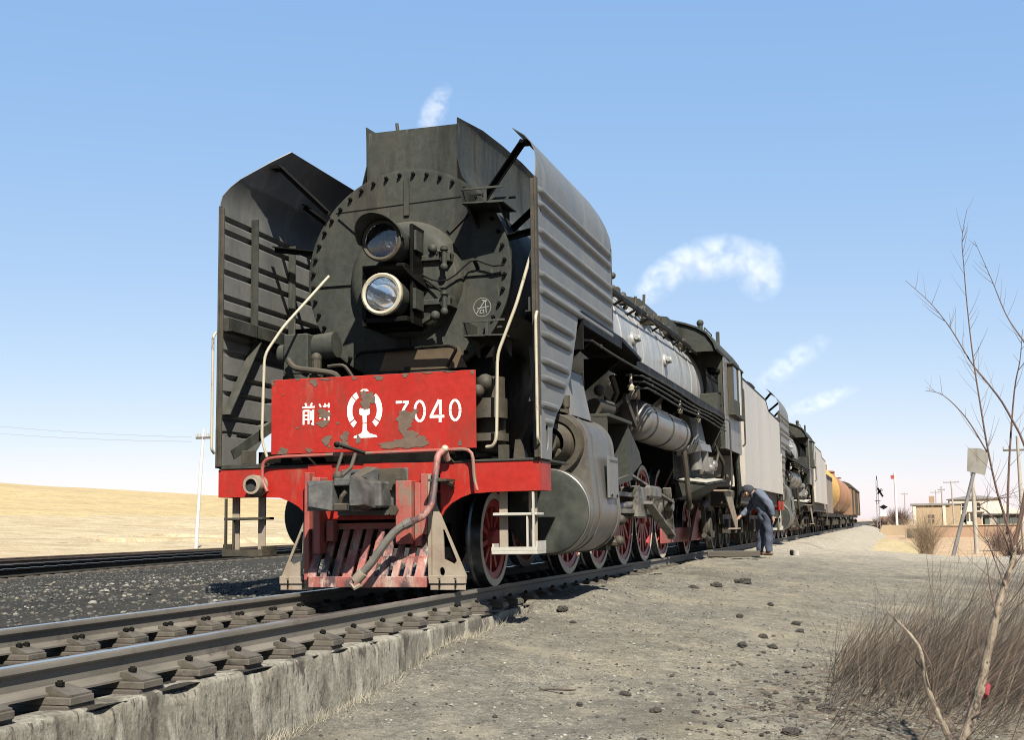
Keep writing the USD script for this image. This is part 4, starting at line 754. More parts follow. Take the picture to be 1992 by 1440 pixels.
for s in (1, -1):
    wheel('leading_wheel', 1.126, .46, .46, .80, s, 10)
    for k, y in enumerate(DY): wheel('driving_wheel', y, .75, .75, .80, s, 15, weight=[.3, .5, 3.4, .4, .2][k]+(0 if s > 0 else 1.5))
    wheel('trailing_wheel', 13.1, .5, .5, .80, s, 10)
    # rods and valve gear
    zr, o = .80, -.30
    q = MB().bar((s*.93, DY[0]+o, zr), (s*.93, DY[4]+o, zr), .06, .13)
    for y in DY: q.cyl((s*.86, y+o, zr), (s*1.0, y+o, zr), .13, n=16)
    P_('coupling_rod', q, 'steel')
    for y in DY:
        P_('crank_pin', MB().cyl((s*.80, y+o, zr), (s*1.03, y+o, zr), .06, n=12), 'iron')
    P_('main_rod', MB().hull([(s*x, y, z) for x in (1.06, 1.12) for y, z in ((5.6, .76), (5.6, .92), (8.87+o, .70), (8.87+o, .92))]).cyl((s*1.02, 8.87+o, zr), (s*1.18, 8.87+o, zr), .17, n=18), 'steel')
    P_('crosshead', MB().box(min(s*1.12, s*1.36), max(s*1.12, s*1.36), 5.55, 6.2, .66, 1.07, .02).box(min(s*1.1, s*1.4), max(s*1.1, s*1.4), 6.3, 7.15, .93, 1.10, .03), 'steel')
    P_('slide_bar', MB().box(min(s*1.2, s*1.32), max(s*1.2, s*1.32), 2.9, 6.3, .93, .985).box(min(s*1.2, s*1.32), max(s*1.2, s*1.32), 2.9, 6.3, .72, .775), 'steel')
    P_('piston_rod', MB().cyl((s*1.26, 2.9, .72), (s*1.26, 5.6, .84), .05, n=12), 'steel')
    P_('combination_lever', MB().bar((s*1.42, 5.95, .86), (s*1.42, 7.75, .40), .035, .12, up=(1, 0, 0)).cyl((s*1.38, 7.7, .42), (s*1.46, 7.7, .42), .07, n=12), 'steel')
    P_('return_crank', MB().bar((s*1.24, 8.5, 1.12), (s*1.24, 8.75, .36), .06, .12, up=(1, 0, 0)).cyl((s*1.2, 8.57, .86), (s*1.32, 8.57, .86), .10, n=14), 'steel')
    P_('eccentric_rod', MB().bar((s*1.3, 5.0, 1.25), (s*1.3, 8.6, .9), .03, .07, up=(1, 0, 0)), 'steel')
    # cylinder block
    c1 = Point(1.24, .72).buffer(.425, 24); c2 = Point(1.27, 1.40).buffer(.33, 24)
    hull = c1.union(c2).convex_hull.intersection(sbox(.6, .2, 1.668, 1.78)).union(c1)
    if s < 0: hull = affinity.scale(hull, -1, 1, origin=(0, 0))
    C = P_('cylinder', MB().ext(hull, 'y', 1.72, 2.95), 'casing')
    P_('casing_band', MB().ext(hull.buffer(.012), 'y', 1.70, 1.78).ext(hull.buffer(.009), 'y', 1.98, 2.03).ext(hull.buffer(.012), 'y', 2.86, 2.96), 'casing', C)
    P_('cylinder_head', MB().lathe([(.001, 1.485), (.30, 1.488), (.395, 1.495), (.415, 1.505), (.418, 1.54)], (s*1.24, 0, .72), (0, 1, 0), 56), 'head', C)
    P_('head_ring', MB().lathe([(.4185, 1.515), (.428, 1.52), (.432, 1.535), (.432, 1.72)], (s*1.24, 0, .72), (0, 1, 0), 56), 'casing', C)
    P_('head_plug', MB().cyl((s*1.02, 1.45, .86), (s*1.02, 1.49, .86), .035, n=8), 'iron', C)
    P_('valve_chest', MB().lathe([(.14, 1.55), (.16, 1.45), (.18, 1.50), (.22, 1.66), (.24, 1.62), (.30, 1.62), (.315, 1.66), (.315, 1.73)], (s*1.27, 0, 1.40), (0, 1, 0), 40), 'guard' if False else 'iron', C)
    P_('valve_spindle_guide', MB().bar((s*1.15, 1.56, 1.5), (s*1.38, 1.5, 1.28), .07, .07).cyl((s*1.27, 1.35, 1.40), (s*1.27, 1.7, 1.40), .11, n=16).bar((s*1.20, 1.52, 1.26), (s*1.42, 1.58, 1.34), .05, .06), 'iron', C)
    q = MB().box(1.669, 1.695, 2.33, 2.78, .86, 1.30, .003); P_('cladding_panel', q if s > 0 else q.mirror(), 'deflector', C)
    q = MB().box(1.701, 1.706, 2.40, 2.45, .872, .90).box(1.701, 1.706, 2.66, 2.71, .872, .9).box(1.701, 1.7045, 2.36, 2.75, 1.255, 1.262); P_('panel_catch', q if s > 0 else q.mirror(), 'dark', C)
    P_('drain_cocks', MB().cyl((s*1.4, 3.02, .40), (s*1.62, 3.1, .38), .045, n=8).cyl((s*1.4, 3.1, .62), (s*1.6, 3.16, .62), .045, n=8).ball((s*1.63, 3.15, .63), .06, 1).ball((s*1.62, 3.1, .4), .06, 1).ball((s*1.58, 3.12, .95), .05, 1).box(min(s*1.1, s*1.5), max(s*1.1, s*1.5), 2.96, 3.2, .3, .7), 'iron', C)
    q = MB().hull([(1.0, 1.75, 2.45), (1.35, 1.75, 2.2), (1.45, 1.75, 1.70), (1.05, 1.75, 1.70), (1.0, 2.6, 2.45), (1.35, 2.6, 2.2), (1.45, 2.6, 1.70), (1.05, 2.6, 1.70)]); P_('steam_pipe_casing', q if s > 0 else q.mirror(), 'deflector')
    q = MB().box(1.3, 1.42, 1.7, 2.8, 1.70, 1.76).cyl((1.38, 1.75, 1.78), (1.38, 1.75, 1.9), .05, n=8).tube([(1.25, 1.6, 1.72), (1.32, 1.55, 1.98), (1.4, 1.75, 1.72)], .014, 6); P_('oil_fittings', q if s > 0 else q.mirror(), 'iron')
    # motion bracket
    q = MB().box(1.30, 1.47, 4.44, 4.47, 1.13, 1.80, .004).box(.9, 1.3, 4.44, 4.46, 1.6, 1.8).box(.9, 1.5, 3.3, 4.62, 1.80, 1.84, .006).ext([(4.475, 1.78), (4.475, 1.13), (4.9, 1.25), (5.3, 1.36), (5.15, 1.5)], 'x', 1.455, 1.475).bar((1.465, 3.5, 1.04), (1.465, 4.6, 1.16), .05, .07).box(1.2, 1.47, 3.3, 3.34, 1.2, 1.8)
    P_('motion_bracket', q if s > 0 else q.mirror(), 'black')
    # running board
    q = MB().box(1.02, 1.56, 4.7, 13.38, 2.605, 2.635, .004).box(1.535, 1.56, 4.7, 13.38, 2.53, 2.604, .003)
    q.ext([(1.55, 2.735), (3.6, 2.735), (4.7, 2.635), (4.7, 2.60), (3.55, 2.69), (1.55, 2.69)], 'x', 1.02, 1.625)
    q.box(1.60, 1.625, 1.6, 3.5, 2.60, 2.689).box(1.2, 1.62, 1.58, 1.62, 2.35, 2.689)
    RB = P_('running_board', q if s > 0 else q.mirror(), 'dark')
    q = MB()
    for y in (2.6, 4.2, 6.0, 7.8, 9.6, 11.4): q.hull([(1.0, y, 2.6), (1.5, y, 2.6), (1.0, y, 2.2), (1.0, y+.02, 2.6), (1.5, y+.02, 2.6), (1.0, y+.02, 2.2)])
    P_('board_bracket', q if s > 0 else q.mirror(), 'dark', RB)
    for k in range(4):
        z = 2.505-.065*k; y0 = (1.75, 4.6, 4.8, 5.0)[k]; yy = np.linspace(y0, 13.2, 30)
        pts = [(1.585+.006*math.sin(y*1.7+k), y, z+(.0 if k else .0)+.012*math.sin(y*1.15+k*.7)) for y in yy]
        pts[0] = (1.45, y0-.06, z-.02)
        q = MB().tube(pts, .0135, 6)
        for y in np.arange(y0+.8, 13.2, 1.9): q.cyl((1.585, y-.02, z+.012*math.sin(y*1.15+k*.7)), (1.585, y+.02, z+.012*math.sin(y*1.15+k*.7)), .022, n=6)
        P_('air_pipe', q if s > 0 else q.mirror(), 'black', RB)
    q = MB()
    for y, z in ((4.6, 2.28), (8.4, 2.30), (10.3, 2.3)): q.cyl((1.5, y, z+.16), (1.5, y, z-.02), .018, n=6).lathe([(.001, -.06), (.035, -.05), (.045, 0), (.02, .03), (.015, .09)], (1.5, y, z), (0, 0, 1), 12)
    P_('oil_cup', q if s > 0 else q.mirror(), 'cream', RB)
    # air reservoir
    T = P_('air_reservoir', MB().lathe([(.001, 5.95), (.14, 5.97), (.24, 6.05), (.275, 6.16), (.275, 9.4), (.24, 9.5), (.14, 9.58), (.001, 9.6)], (s*1.22, 0, 2.0), (0, 1, 0), 36), 'reservoir')
    q = MB()
    for y in (6.45, 7.8, 9.1): q.lathe([(.276, y-.03), (.284, y-.028), (.284, y+.028), (.276, y+.03)], (s*1.22, 0, 2.0), (0, 1, 0), 36)
    P_('reservoir_strap', q, 'black', T)
    # frames
    q = MB().box(.58, .615, .6, 13.8, .62, 1.35); P_('side_frame', q if s > 0 else q.mirror(), 'dark')
    q = MB()
    for a, b in zip(DY[:-1], DY[1:]): q.box(.62, .72, (a+b)/2-.35, (a+b)/2+.35, 1.15, 1.24).box(.70, .78, b-1.0, b-.86, .32, .9)
    P_('brake_gear', q if s > 0 else q.mirror(), 'dark')
    q = MB().hull([(1.02, 5.2, 2.25), (1.02, 8.6, 1.9), (1.06, 5.2, 2.2), (1.06, 8.6, 1.85), (1.02, 5.2, 2.15), (1.02, 8.6, 1.8)]).cyl((1.0, 4.8, 1.7), (1.3, 4.8, 1.7), .08, n=10).cyl((1.25, 3.6, 1.95), (1.25, 4.4, 2.0), .1, n=12).cyl((1.15, 3.0, 1.4), (1.15, 4.4, 1.42), .06, n=10).tube([(1.3, 4.4, 2.4), (1.34, 4.5, 2.2), (1.22, 4.6, 2.0)], .04, 6).ball((1.3, 3.7, 2.15), .07, 1).bar((1.35, 4.9, 2.2), (1.4, 5.3, 1.85), .05, .08).tube([(1.42, 5.3, 2.3), (1.44, 5.3, 1.9)], .015, 6)
    P_('reversing_gear', q if s > 0 else q.mirror(), 'iron')
    # firebox side, ashpan, injector
    q = MB().box(.2, 1.03, 10.4, 13.3, 1.05, 2.6); P_('firebox', q if s > 0 else q.mirror(), 'dark')
    q = MB().hull([(x, y, z) for x, z in ((1.06, 2.5), (1.24, 2.42), (1.34, 1.9), (1.1, 1.85)) for y in (11.0, 12.4)]); P_('firebox_casing', q if s > 0 else q.mirror(), 'deflector')
    q = MB().cyl((1.22, 11.2, 2.4), (1.3, 11.25, 1.5), .11, n=16).cyl((1.34, 11.7, 1.95), (1.36, 11.75, 1.45), .10, n=16).cyl((1.36, 12.1, 1.75), (1.36, 12.1, 1.45), .12, n=14).hull([(1.05, 10.7, 1.85), (1.42, 10.9, 1.95), (1.45, 11.0, 1.82), (1.05, 10.7, 1.72), (1.05, 12.2, 1.9), (1.42, 12.2, 1.98), (1.45, 12.2, 1.85)]).ball((1.44, 12.3, 1.62), .10, 1).ball((1.44, 11.95, 1.55), .085, 1).cyl((1.44, 11.5, 1.52), (1.44, 12.5, 1.56), .05, n=10)
    P_('injector', q if s > 0 else q.mirror(), 'reservoir')
    q = MB().hull([(1.06, 10.3, 1.30), (1.60, 10.3, 1.22), (1.6, 13.0, 1.36), (1.06, 13.0, 1.44), (1.06, 10.3, 1.28), (1.6, 10.3, 1.20), (1.6, 13.0, 1.34), (1.06, 13.0, 1.42)]); AP = P_('ashpan_step', q if s > 0 else q.mirror(), 'dark')
    for a, b, z in ((10.45, 11.25, 0), (11.4, 12.6, .01)):
        t0, t1 = (a-10.3)/2.7, (b-10.3)/2.7
        q = MB().hull([(1.12, a, 1.305+.14*t0), (1.58, a, 1.238+.14*t0), (1.58, b, 1.238+.14*t1), (1.12, b, 1.305+.14*t1), (1.12, a, 1.318+.14*t0), (1.58, a, 1.25+.14*t0), (1.58, b, 1.25+.14*t1), (1.12, b, 1.318+.14*t1)]); P_('tread_sheet', q if s > 0 else q.mirror(), 'white', AP)
    q = MB().hull([(1.06, 10.3, 1.27), (1.58, 10.3, 1.19), (1.1, 10.3, .98), (1.06, 13, 1.0), (1.06, 10.35, 1.0), (1.58, 12.9, 1.32)]); P_('ashpan', q if s > 0 else q.mirror(), 'black')
    q = MB().tube(arc_path([(1.3, 9.9, 1.75), (1.32, 10.0, 1.35), (1.33, 10.1, .95), (1.3, 10.3, .85)], .1), .045, 8).ball((1.3, 10.3, .85), .07, 1); P_('blowdown_pipe', q if s > 0 else q.mirror(), 'iron')
    # trailing truck side frame
    q = MB().box(.86, .9, 9.9, 13.5, .25, .50, .005); P_('truck_frame', q if s > 0 else q.mirror(), 'redworn')
    q = MB().hull([(1.05, 11.7, .27), (1.05, 12.75, .95), (1.05, 13.0, .95), (1.05, 13.2, .27), (1.09, 11.7, .27), (1.09, 12.75, .95), (1.09, 13.0, .95), (1.09, 13.2, .27)]); P_('truck_side_plate', q if s > 0 else q.mirror(), 'redworn')
    q = MB().box(1.10, 1.24, 12.7, 13.3, .38, .62, .03).cyl((1.1, 13.0, .5), (1.28, 13.0, .5), .17, n=18).tube([(1.18, 12.5, .85), (1.2, 13.0, .95), (1.18, 13.5, .85)], .06, 8).tube([(1.2, 12.6, .35), (1.22, 12.9, .28), (1.2, 13.4, .36)], .05, 8).cyl((1.2, 13.1, .95), (1.2, 13.1, 1.12), .07, n=12).bar((1.2, 12.6, .9), (1.2, 12.7, .3), .06, .06).box(1.15, 1.25, 13.3, 13.7, .3, .42)
    P_('axle_box', q if s > 0 else q.mirror(), 'iron')
    # cab
    q = MB().ext(Polygon([(13.42, 1.98), (13.42, 3.80), (16.0, 3.80), (16.0, 1.98)]).difference(sbox(14.1, 2.86, 15.4, 3.62)), 'x', 1.545, 1.565)
    CB = P_('cab_side', q if s > 0 else q.mirror(), 'reservoir' if s > 0 else 'black')
    q = MB().box(1.567, 1.68, 13.95, 14.02, 2.70, 3.66, .005).box(1.567, 1.68, 15.5, 15.57, 2.70, 3.66, .005).box(1.567, 1.70, 13.9, 15.62, 3.66, 3.70, .004).box(1.567, 1.70, 13.9, 15.62, 2.66, 2.70, .004).box(1.655, 1.68, 14.0, 15.5, 2.70, 2.98, .003).box(1.655, 1.68, 14.72, 14.78, 2.98, 3.66)
    P_('window_frame', q if s > 0 else q.mirror(), 'black', CB)
    q = MB().box(1.66, 1.668, 14.02, 14.72, 2.98, 3.66).box(1.66, 1.668, 14.78, 15.5, 2.98, 3.66); P_('window_pane', q if s > 0 else q.mirror(), 'pane', CB)
    q = MB().box(1.684, 1.70, 14.85, 15.05, 2.72, 3.64, .003); P_('window_post', q if s > 0 else q.mirror(), 'white', CB)
    q = MB().tube(arc_path([(1.6, 15.85, 3.4), (1.66, 15.85, 3.35), (1.66, 15.85, 2.2), (1.6, 15.85, 2.15)], .05), .018, 8).tube(arc_path([(1.58, 13.46, 2.55), (1.64, 13.46, 2.5), (1.64, 13.46, 1.3), (1.58, 13.5, 1.2)], .05), .018, 8); P_('cab_handrail', q if s > 0 else q.mirror(), 'iron', CB)
    q = MB().ext([(13.3, 1.16), (14.3, 1.18), (15.3, .60), (15.25, .46), (14.9, .46)], 'x', 1.49, 1.51).box(1.3, 1.56, 14.6, 15.35, .44, .47).box(1.3, 1.56, 13.3, 14.3, 1.17, 1.2)
    P_('cab_step', q if s > 0 else q.mirror(), 'guard')
    q = MB().tube(arc_path([(1.4, 13.2, 1.95), (1.5, 13.4, 1.7), (1.46, 13.6, 1.5), (1.4, 13.8, 1.42)], .1), .035, 8).tube(arc_path([(1.35, 12.9, 1.95), (1.42, 12.9, 2.05), (1.46, 13.0, 1.85), (1.42, 12.8, 1.6)], .06), .025, 8).ball((1.42, 13.75, 1.43), .08, 1).lathe([(.10, 1.40), (.13, 1.45), (.10, 1.5)], (1.42, 13.8, 0), (0, 0, 1), 14)
    P_('injector_pipe', q if s > 0 else q.mirror(), 'iron')
    q = MB().tube(arc_path([(1.5, 15.6, 2.0), (1.52, 15.75, 1.2), (1.45, 15.85, .9)], .2), .05, 8).tube(arc_path([(1.42, 15.75, 2.0), (1.45, 15.9, 1.3), (1.38, 16.0, .9)], .2), .04, 8); P_('feed_hose', q if s > 0 else q.mirror(), 'black')
arc = [(1.58, 3.78), (1.53, 3.92), (1.41, 4.09), (1.23, 4.20), (1.02, 4.28), (.62, 4.39), (.3, 4.43)]; arc = arc+[(0, 4.44)]+[(-x, z) for x, z in arc[::-1]]
roof = Polygon(arc+[(x*.985, z-.03) for x, z in arc[::-1]])
P_('cab_roof', MB().ext(roof, 'y', 12.35, 16.3).ext(Polygon([(x*.97, z-.05) for x, z in arc]), 'y', 12.40, 12.42), 'black')
P_('cab_front', MB().ext(Polygon([(x*.97, z-.04) for x, z in arc]+[(-1.54, 1.98), (1.54, 1.98)]).difference(Point(0, ZC).buffer(1.15)).difference(sbox(1.22, 2.95, 1.45, 3.55)).difference(sbox(-1.45, 2.95, -1.22, 3.55)), 'y', 13.40, 13.42), 'black')
P_('front_window_pane', MB().box(1.22, 1.45, 13.405, 13.411, 2.95, 3.55).box(-1.45, -1.22, 13.405, 13.411, 2.95, 3.55), 'pane')
P_('cab_rear', MB().ext(Polygon([(x*.97, z-.04) for x, z in arc]+[(-1.54, 1.98), (1.54, 1.98)]), 'y', 15.98, 16.0).box(-1.5, 1.5, 13.45, 15.95, 1.98, 2.05), 'dark')
P_('roof_vent', MB().box(-.5, .5, 13.6, 14.6, 4.45, 4.55, .01).cyl((1.2, 13.0, 4.2), (1.2, 13.0, 4.34), .05, n=8).ball((1.2, 13.0, 4.36), .07, 1).tube([(1.25, 13.2, 4.22), (1.25, 13.2, 4.3), (1.25, 14.2, 4.3), (1.25, 14.2, 4.22)], .012, 6).box(1.4, 1.46, 13.7, 13.8, 4.0, 4.28), 'black')
P_('cab_junction_box', MB().box(1.12, 1.5, 12.9, 13.38, 2.64, 3.0, .01), 'black'); P_('cab_wall_fittings', MB().box(1.3, 1.5, 13.35, 13.395, 3.45, 3.5).cyl((1.2, 13.3, 2.7), (1.5, 13.3, 2.82), .05, n=8).box(1.35, 1.5, 13.3, 13.39, 3.0, 3.05), 'dark')
P_('frame_stretchers', MB().box(-.58, .58, 3.4, 13.0, .85, 1.3).box(-.56, .56, .5, .9, .5, 1.1), 'dark')
for y in [1.126]+DY+[13.1]: P_('axle', MB().cyl((-.7, y, .75 if 2 < y < 13 else .48), (.7, y, .75 if 2 < y < 13 else .48), .1, n=12), 'dark')
# ------------------------------------------------------------------ tender
ten = thing('tender', 'pale grey flat sided tender coupled behind the engine numbered 7040, beside the bending man', 'tender', (0, 16.15, 0))
Q = ten
prof = [(0, 1.33), (9.2, 1.345), (9.2, 3.36), (5.95, 3.40), (5.25, 3.62), (0, 3.62)]
P_('tank_body', MB().ext(prof, 'x', -1.6, 1.6), 'tender', Q)
m = MB()
for a, b in zip(prof[2:], prof[3:]): m.bar((1.585, a[0], a[1]+.012), (1.585, b[0], b[1]+.012), .05, .03).bar((-1.585, a[0], a[1]+.012), (-1.585, b[0], b[1]+.012), .05, .03)
P_('top_coping', m, 'dark', Q)
P_('coal_heap', MB().hull([(x, y, z) for x, y, z in ((-1.3, .6, 3.63), (1.3, .6, 3.63), (-1.3, 4.9, 3.63), (1.3, 4.9, 3.63), (-.5, 1.5, 4.0), (.6, 2.0, 4.02), (.2, 3.6, 3.95))]), 'coal', Q)
P_('side_seam', MB().box(1.6, 1.6035, .02, .14, 1.34, 3.6).box(1.6, 1.603, 3.05, 3.11, 1.34, 3.6).box(1.6, 1.603, 6.1, 6.16, 1.35, 3.38).box(1.6, 1.606, .0, 9.2, 1.33, 1.375), 'tender', Q)
P_('underframe', MB().box(-1.45, 1.45, .1, 9.2, .98, 1.33).box(-.4, .4, -.2, 9.8, .75, 1.0), K['iron'], Q)
P_('hand_brake_post', MB().cyl((1.1, .4, 3.6), (1.1, .4, 3.95), .05, n=10).lathe([(.12, 3.9), (.16, 3.95), (.12, 4.0)], (1.1, .4, 0), (0, 0, 1), 14).box(.9, 1.2, .5, .8, 3.63, 3.85, .02), 'dark', Q)
P_('end_ladder', MB().box(1.3, 1.34, 9.2, 9.24, .6, 3.4).box(1.55, 1.59, 9.2, 9.24, .6, 3.4), 'iron', Q)
for yb in (1.9, 7.1):
    for k in (-1, 0, 1):
        for s in (1, -1):
            P_('tender_wheel', MB().lathe([(.001, .16), (.12, .16), (.14, .1), (.36, .09), (.40, .13), (.46, .13), (.462, .03), (.485, .02), (.485, 0), (.1, 0)], (s*.67, yb+k*1.2, .46), (s, 0, 0), 28), 'iron', Q)
    for s in (1, -1):
        m = MB().box(min(s*.98, s*1.06), max(s*.98, s*1.06), yb-1.6, yb+1.6, .55, .75)
        for k in (-1, 0, 1): m.box(min(s*.98, s*1.15), max(s*.98, s*1.15), yb+k*1.2-.15, yb+k*1.2+.15, .33, .65, .02)
        P_('bogie_frame', m, 'iron', Q)
P_('rear_coupler', MB().box(-.15, .15, 9.2, 10.0, .76, 1.0, .03), 'dark', Q)
OFF = 25.6
dup(eng, 'steam_locomotive', 'second black steam engine, half hidden behind the first tender', (0, OFF, 0))
dup(ten, 'tender', 'second pale tender in front of the low grey wagon', (0, OFF+16.15, 0))
# ------------------------------------------------------------------ goods wagons behind the engines
def bogies(t, L, mat='iron'):
    for yb in (1.6, L-1.6):
        for s in (1, -1):
            m = MB().box(min(s*.95, s*1.08), max(s*.95, s*1.08), yb-1.2, yb+1.2, .45, .7)
            for k in (-1, 1): m.box(min(s*.95, s*1.16), max(s*.95, s*1.16), yb+k*.88-.13, yb+k*.88+.13, .3, .6, .02)
            part('bogie_frame', m, K['iron'], t)
        for k in (-1, 1):
            part('wheelset', MB().cyl((-.8, yb+k*.88, .42), (-.68, yb+k*.88, .42), .42, n=20).cyl((.68, yb+k*.88, .42), (.8, yb+k*.88, .42), .42, n=20).cyl((-.7, yb+k*.88, .42), (.7, yb+k*.88, .42), .08, n=8), K['dark'], t)
    part('underframe', MB().box(-1.2, 1.2, .05, L-.05, .78, .98).box(-.15, .15, -.45, L+.45, .78, .98), K['dark'], t)
def gondola(y, label):
    t = thing('gondola_wagon', label, 'wagon', (0, y, 0)); L = 6.4
    m = MB().box(-1.5, 1.5, .05, L, .99, 1.1)
    for x0, x1 in ((-1.53, -1.47), (1.47, 1.53)): m.box(x0, x1, .0, L, .95, 2.62)
    m.box(-1.47, 1.47, .0, .06, 1.1, 2.62).box(-1.47, 1.47, L-.06, L, 1.1, 2.62)
    part('body', m, K['wagongrey'], t)
    for k in range(5): 
        for s in (1, -1): part('side_stanchion', MB().box(min(s*1.53, s*1.57), max(s*1.53, s*1.57), .15+k*1.38, .27+k*1.38, .95, 2.61), K['wagongrey'], t)
    part('top_rail', MB().box(-1.56, -1.45, 0, L, 2.621, 2.81).box(1.45, 1.56, 0, L, 2.621, 2.81), K['dark'], t); bogies(t, L); return t
def tanker(y, col, label, L=11.0):
    t = thing('tank_wagon', label, 'tank wagon', (0, y, 0)); R = 1.5; zc = 2.36
    part('barrel', MB().lathe([(.001, .25), (.5, .28), (1.0, .38), (1.38, .55), (R, .8), (R, L-.8), (1.38, L-.55), (1.0, L-.42), (.5, L-.28), (.001, L-.25)], (0, 0, zc), (0, 1, 0), 40), K[col], t)
    part('dome', MB().cyl((0, L/2, zc+R-.1), (0, L/2, zc+R+.42), .45, n=24).cyl((0, L/2, zc+R+.42), (0, L/2, zc+R+.5), .5, .3, n=24), K[col], t)
    part('walkway', MB().box(-.45, -.2, 1.2, L-1.2, zc+R+.02, zc+R+.06).box(.3, .9, L/2-1.2, L/2+1.2, zc+R-.1, zc+R-.06), K['wagonbrown'], t)
    for s in (1, -1):
        m = MB()
        for dx in (-.2, .2): m.bar((s*1.53, L/2+dx+.9, 1.0), (s*1.53, L/2+dx+.9, 3.4), .03, .03)
        for z in np.arange(1.15, 3.5, .3): m.bar((s*1.53, L/2+.7, z), (s*1.53, L/2+1.1, z), .03, .03)
        part('ladder', m, K[col], t)
    bogies(t, L); return t
def boxcar(y, label, L=11.5):
    t = thing('box_wagon', label, 'wagon', (0, y, 0))
    part('body', MB().box(-1.45, 1.45, .1, L-.1, .99, 3.2), K['wagonbrown'], t)
    a = np.linspace(0, PI, 15); part('roof', MB().ext(Polygon([(1.53*math.cos(q), 3.2+.62*math.sin(q)) for q in a]), 'y', .02, L-.02), K['iron'], t)
    for s in (1, -1):
        part('door', MB().box(min(s*1.45, s*1.5), max(s*1.45, s*1.5), L/2-1, L/2+1, 1.05, 3.1), K['wagonbrown'], t)
        for k in range(8):
            yy = .2+k*(L-.5)/7
            part('side_rib', MB().box(min(s*1.45, s*1.49), max(s*1.45, s*1.49), yy, yy+.1, 1.0, 3.18), K['iron'], t)
    bogies(t, L); return t
Y0 = OFF+16.15+10.1
gondola(Y0, 'low grey brown open wagon right behind the second tender')
ty = tanker(Y0+7.3, 'yellow', 'bright yellow tank wagon with dribble stains next to the low grey wagon')
for k, dy in enumerate((-.9, 1.5, 4.4)):
    part('filler_post', MB().box(.35, .6, dy, dy+.28, 3.7, 4.75-.1*k), K['yellow'], ty)
tanker(Y0+19.3, 'orange', 'orange brown tank wagon directly beyond the yellow one')
tanker(Y0+31.3, 'orange', 'farther rust coloured tank wagon just ahead of the box wagons')
boxcar(Y0+43.4, 'tan brown box wagon with dark roof after the tank wagons'); boxcar(Y0+56, 'last brown box wagon at the far end of the train')

# ------------------------------------------------------------------ person bending beside the tender
def capsule(a, b, ra, rb, squash=None):
    def sp(c, r):
        m = manifold3d.Manifold.sphere(r, 20)
        return (m.scale(squash) if squash else m).translate(tuple(map(float, c)))
    return manifold3d.Manifold.batch_hull([sp(a, ra), sp(b, rb)])
def chain(js): return [capsule(js[i][0], js[i+1][0], js[i][1], js[i+1][1]) for i in range(len(js)-1)]
def organic(parts, L=.03, it=8):
    m = manifold3d.Manifold.batch_boolean(parts, manifold3d.OpType.Add).refine_to_length(L).to_mesh()
    t = trimesh.Trimesh(m.vert_properties[:, :3], m.tri_verts, process=True)
    trimesh.smoothing.filter_taubin(t, .5, -.53, iterations=it); return MB().tm(t)
man = thing('person', 'person in faded blue jacket, navy cap and blue trousers bending towards the tender', 'person', (1.98, 15.6, -.098))
# local frame: x right, y away; the figure faces left and a little away from the lens
hipL, hipR = np.array([.02, .08, .84]), np.array([.10, -.08, .84])
pel = (hipL+hipR)/2
chest = np.array([-.06, .0, 1.17]); shL = np.array([-.09, .18, 1.25]); shR = np.array([-.03, -.19, 1.26]); neck = np.array([-.14, .0, 1.27]); head = np.array([-.285, .015, 1.275])
ftL, ftR = np.array([-.09, .12, .06]), np.array([.11, -.10, .06]); knL, knR = np.array([-.05, .10, .46]), np.array([.12, -.09, .46])
elR, haR = np.array([.18, -.24, 1.02]), np.array([.22, -.20, .78]); elL, haL = np.array([-.26, .22, .98]), np.array([-.46, .12, .80])
fwd = np.array([-.97, .22, 0]); side = np.array([.22, .97, 0])
def hand(w, d, up):
    d = d/np.linalg.norm(d); s = np.cross(d, up); s /= np.linalg.norm(s); n = np.cross(s, d); out = [capsule(w, w+d*.08, .028, .036)]
    for k, (o, l) in enumerate(((-.03, .06), (-.01, .072), (.01, .068), (.028, .055))):
        b = w+d*.085+s*o; out += chain([(b, .0095), (b+d*l*.55-n*.006, .009), (b+d*l-n*.028, .008)])
    b = w+d*.03-s*.03; out += chain([(b, .012), (b+d*.03-s*.025, .011), (b+d*.06-s*.03-n*.01, .009)]); return out
body = chain([(pel, .12), (pel*.45+chest*.55, .115), (chest, .13), (neck, .062), (neck*.45+head*.55, .058)])
face = head+fwd*.02-np.array([0, 0, .02])
body += [capsule(head+[0, 0, .03], face, .092, .078), capsule(face, face+fwd*.055-np.array([0, 0, .05]), .07, .045), capsule(face+fwd*.075+[0, 0, -.015], face+fwd*.098-np.array([0, 0, .035]), .012, .015)]
body += [capsule(head+side*.085*s-[0, 0, .01], head+side*.09*s-[0, 0, .04], .018, .013) for s in (1, -1)]
body += chain([(shL, .06), (elL, .045), (haL, .028)])+chain([(shR, .06), (elR, .045), (haR, .028)])+hand(haL, haL-elL, np.array([0, 0, 1.0]))+hand(haR, haR-elR, np.array([1.0, 0, 0]))
body += chain([(hipL, .085), (knL, .055), (ftL, .04)])+chain([(hipR, .085), (knR, .055), (ftR, .04)])
for s in (1, -1): body.append(capsule(face+fwd*.074+side*.032*s+[0, 0, .012], face+fwd*.076+side*.034*s+[0, 0, .012], .011, .011))
part('body', organic(body, .018, 5), K['skin'], man, smooth=True)
jk = chain([(pel+[.0, 0, -.06], .165), (pel+[-.01, 0, .08], .165), (pel*.4+chest*.6, .165), (chest, .175), (neck+[.03, 0, -.02], .085)])+chain([(shL, .095), (elL, .075), (haL+(elL-haL)*.18, .058)])+chain([(shR, .10), (elR, .078), (haR+(elR-haR)*.18, .06)])
jk += [capsule(chest, shL, .14, .10), capsule(chest, shR, .14, .10), capsule(pel+[.08, -.10, -.06], chest+[.04, -.12, -.1], .07, .07)]
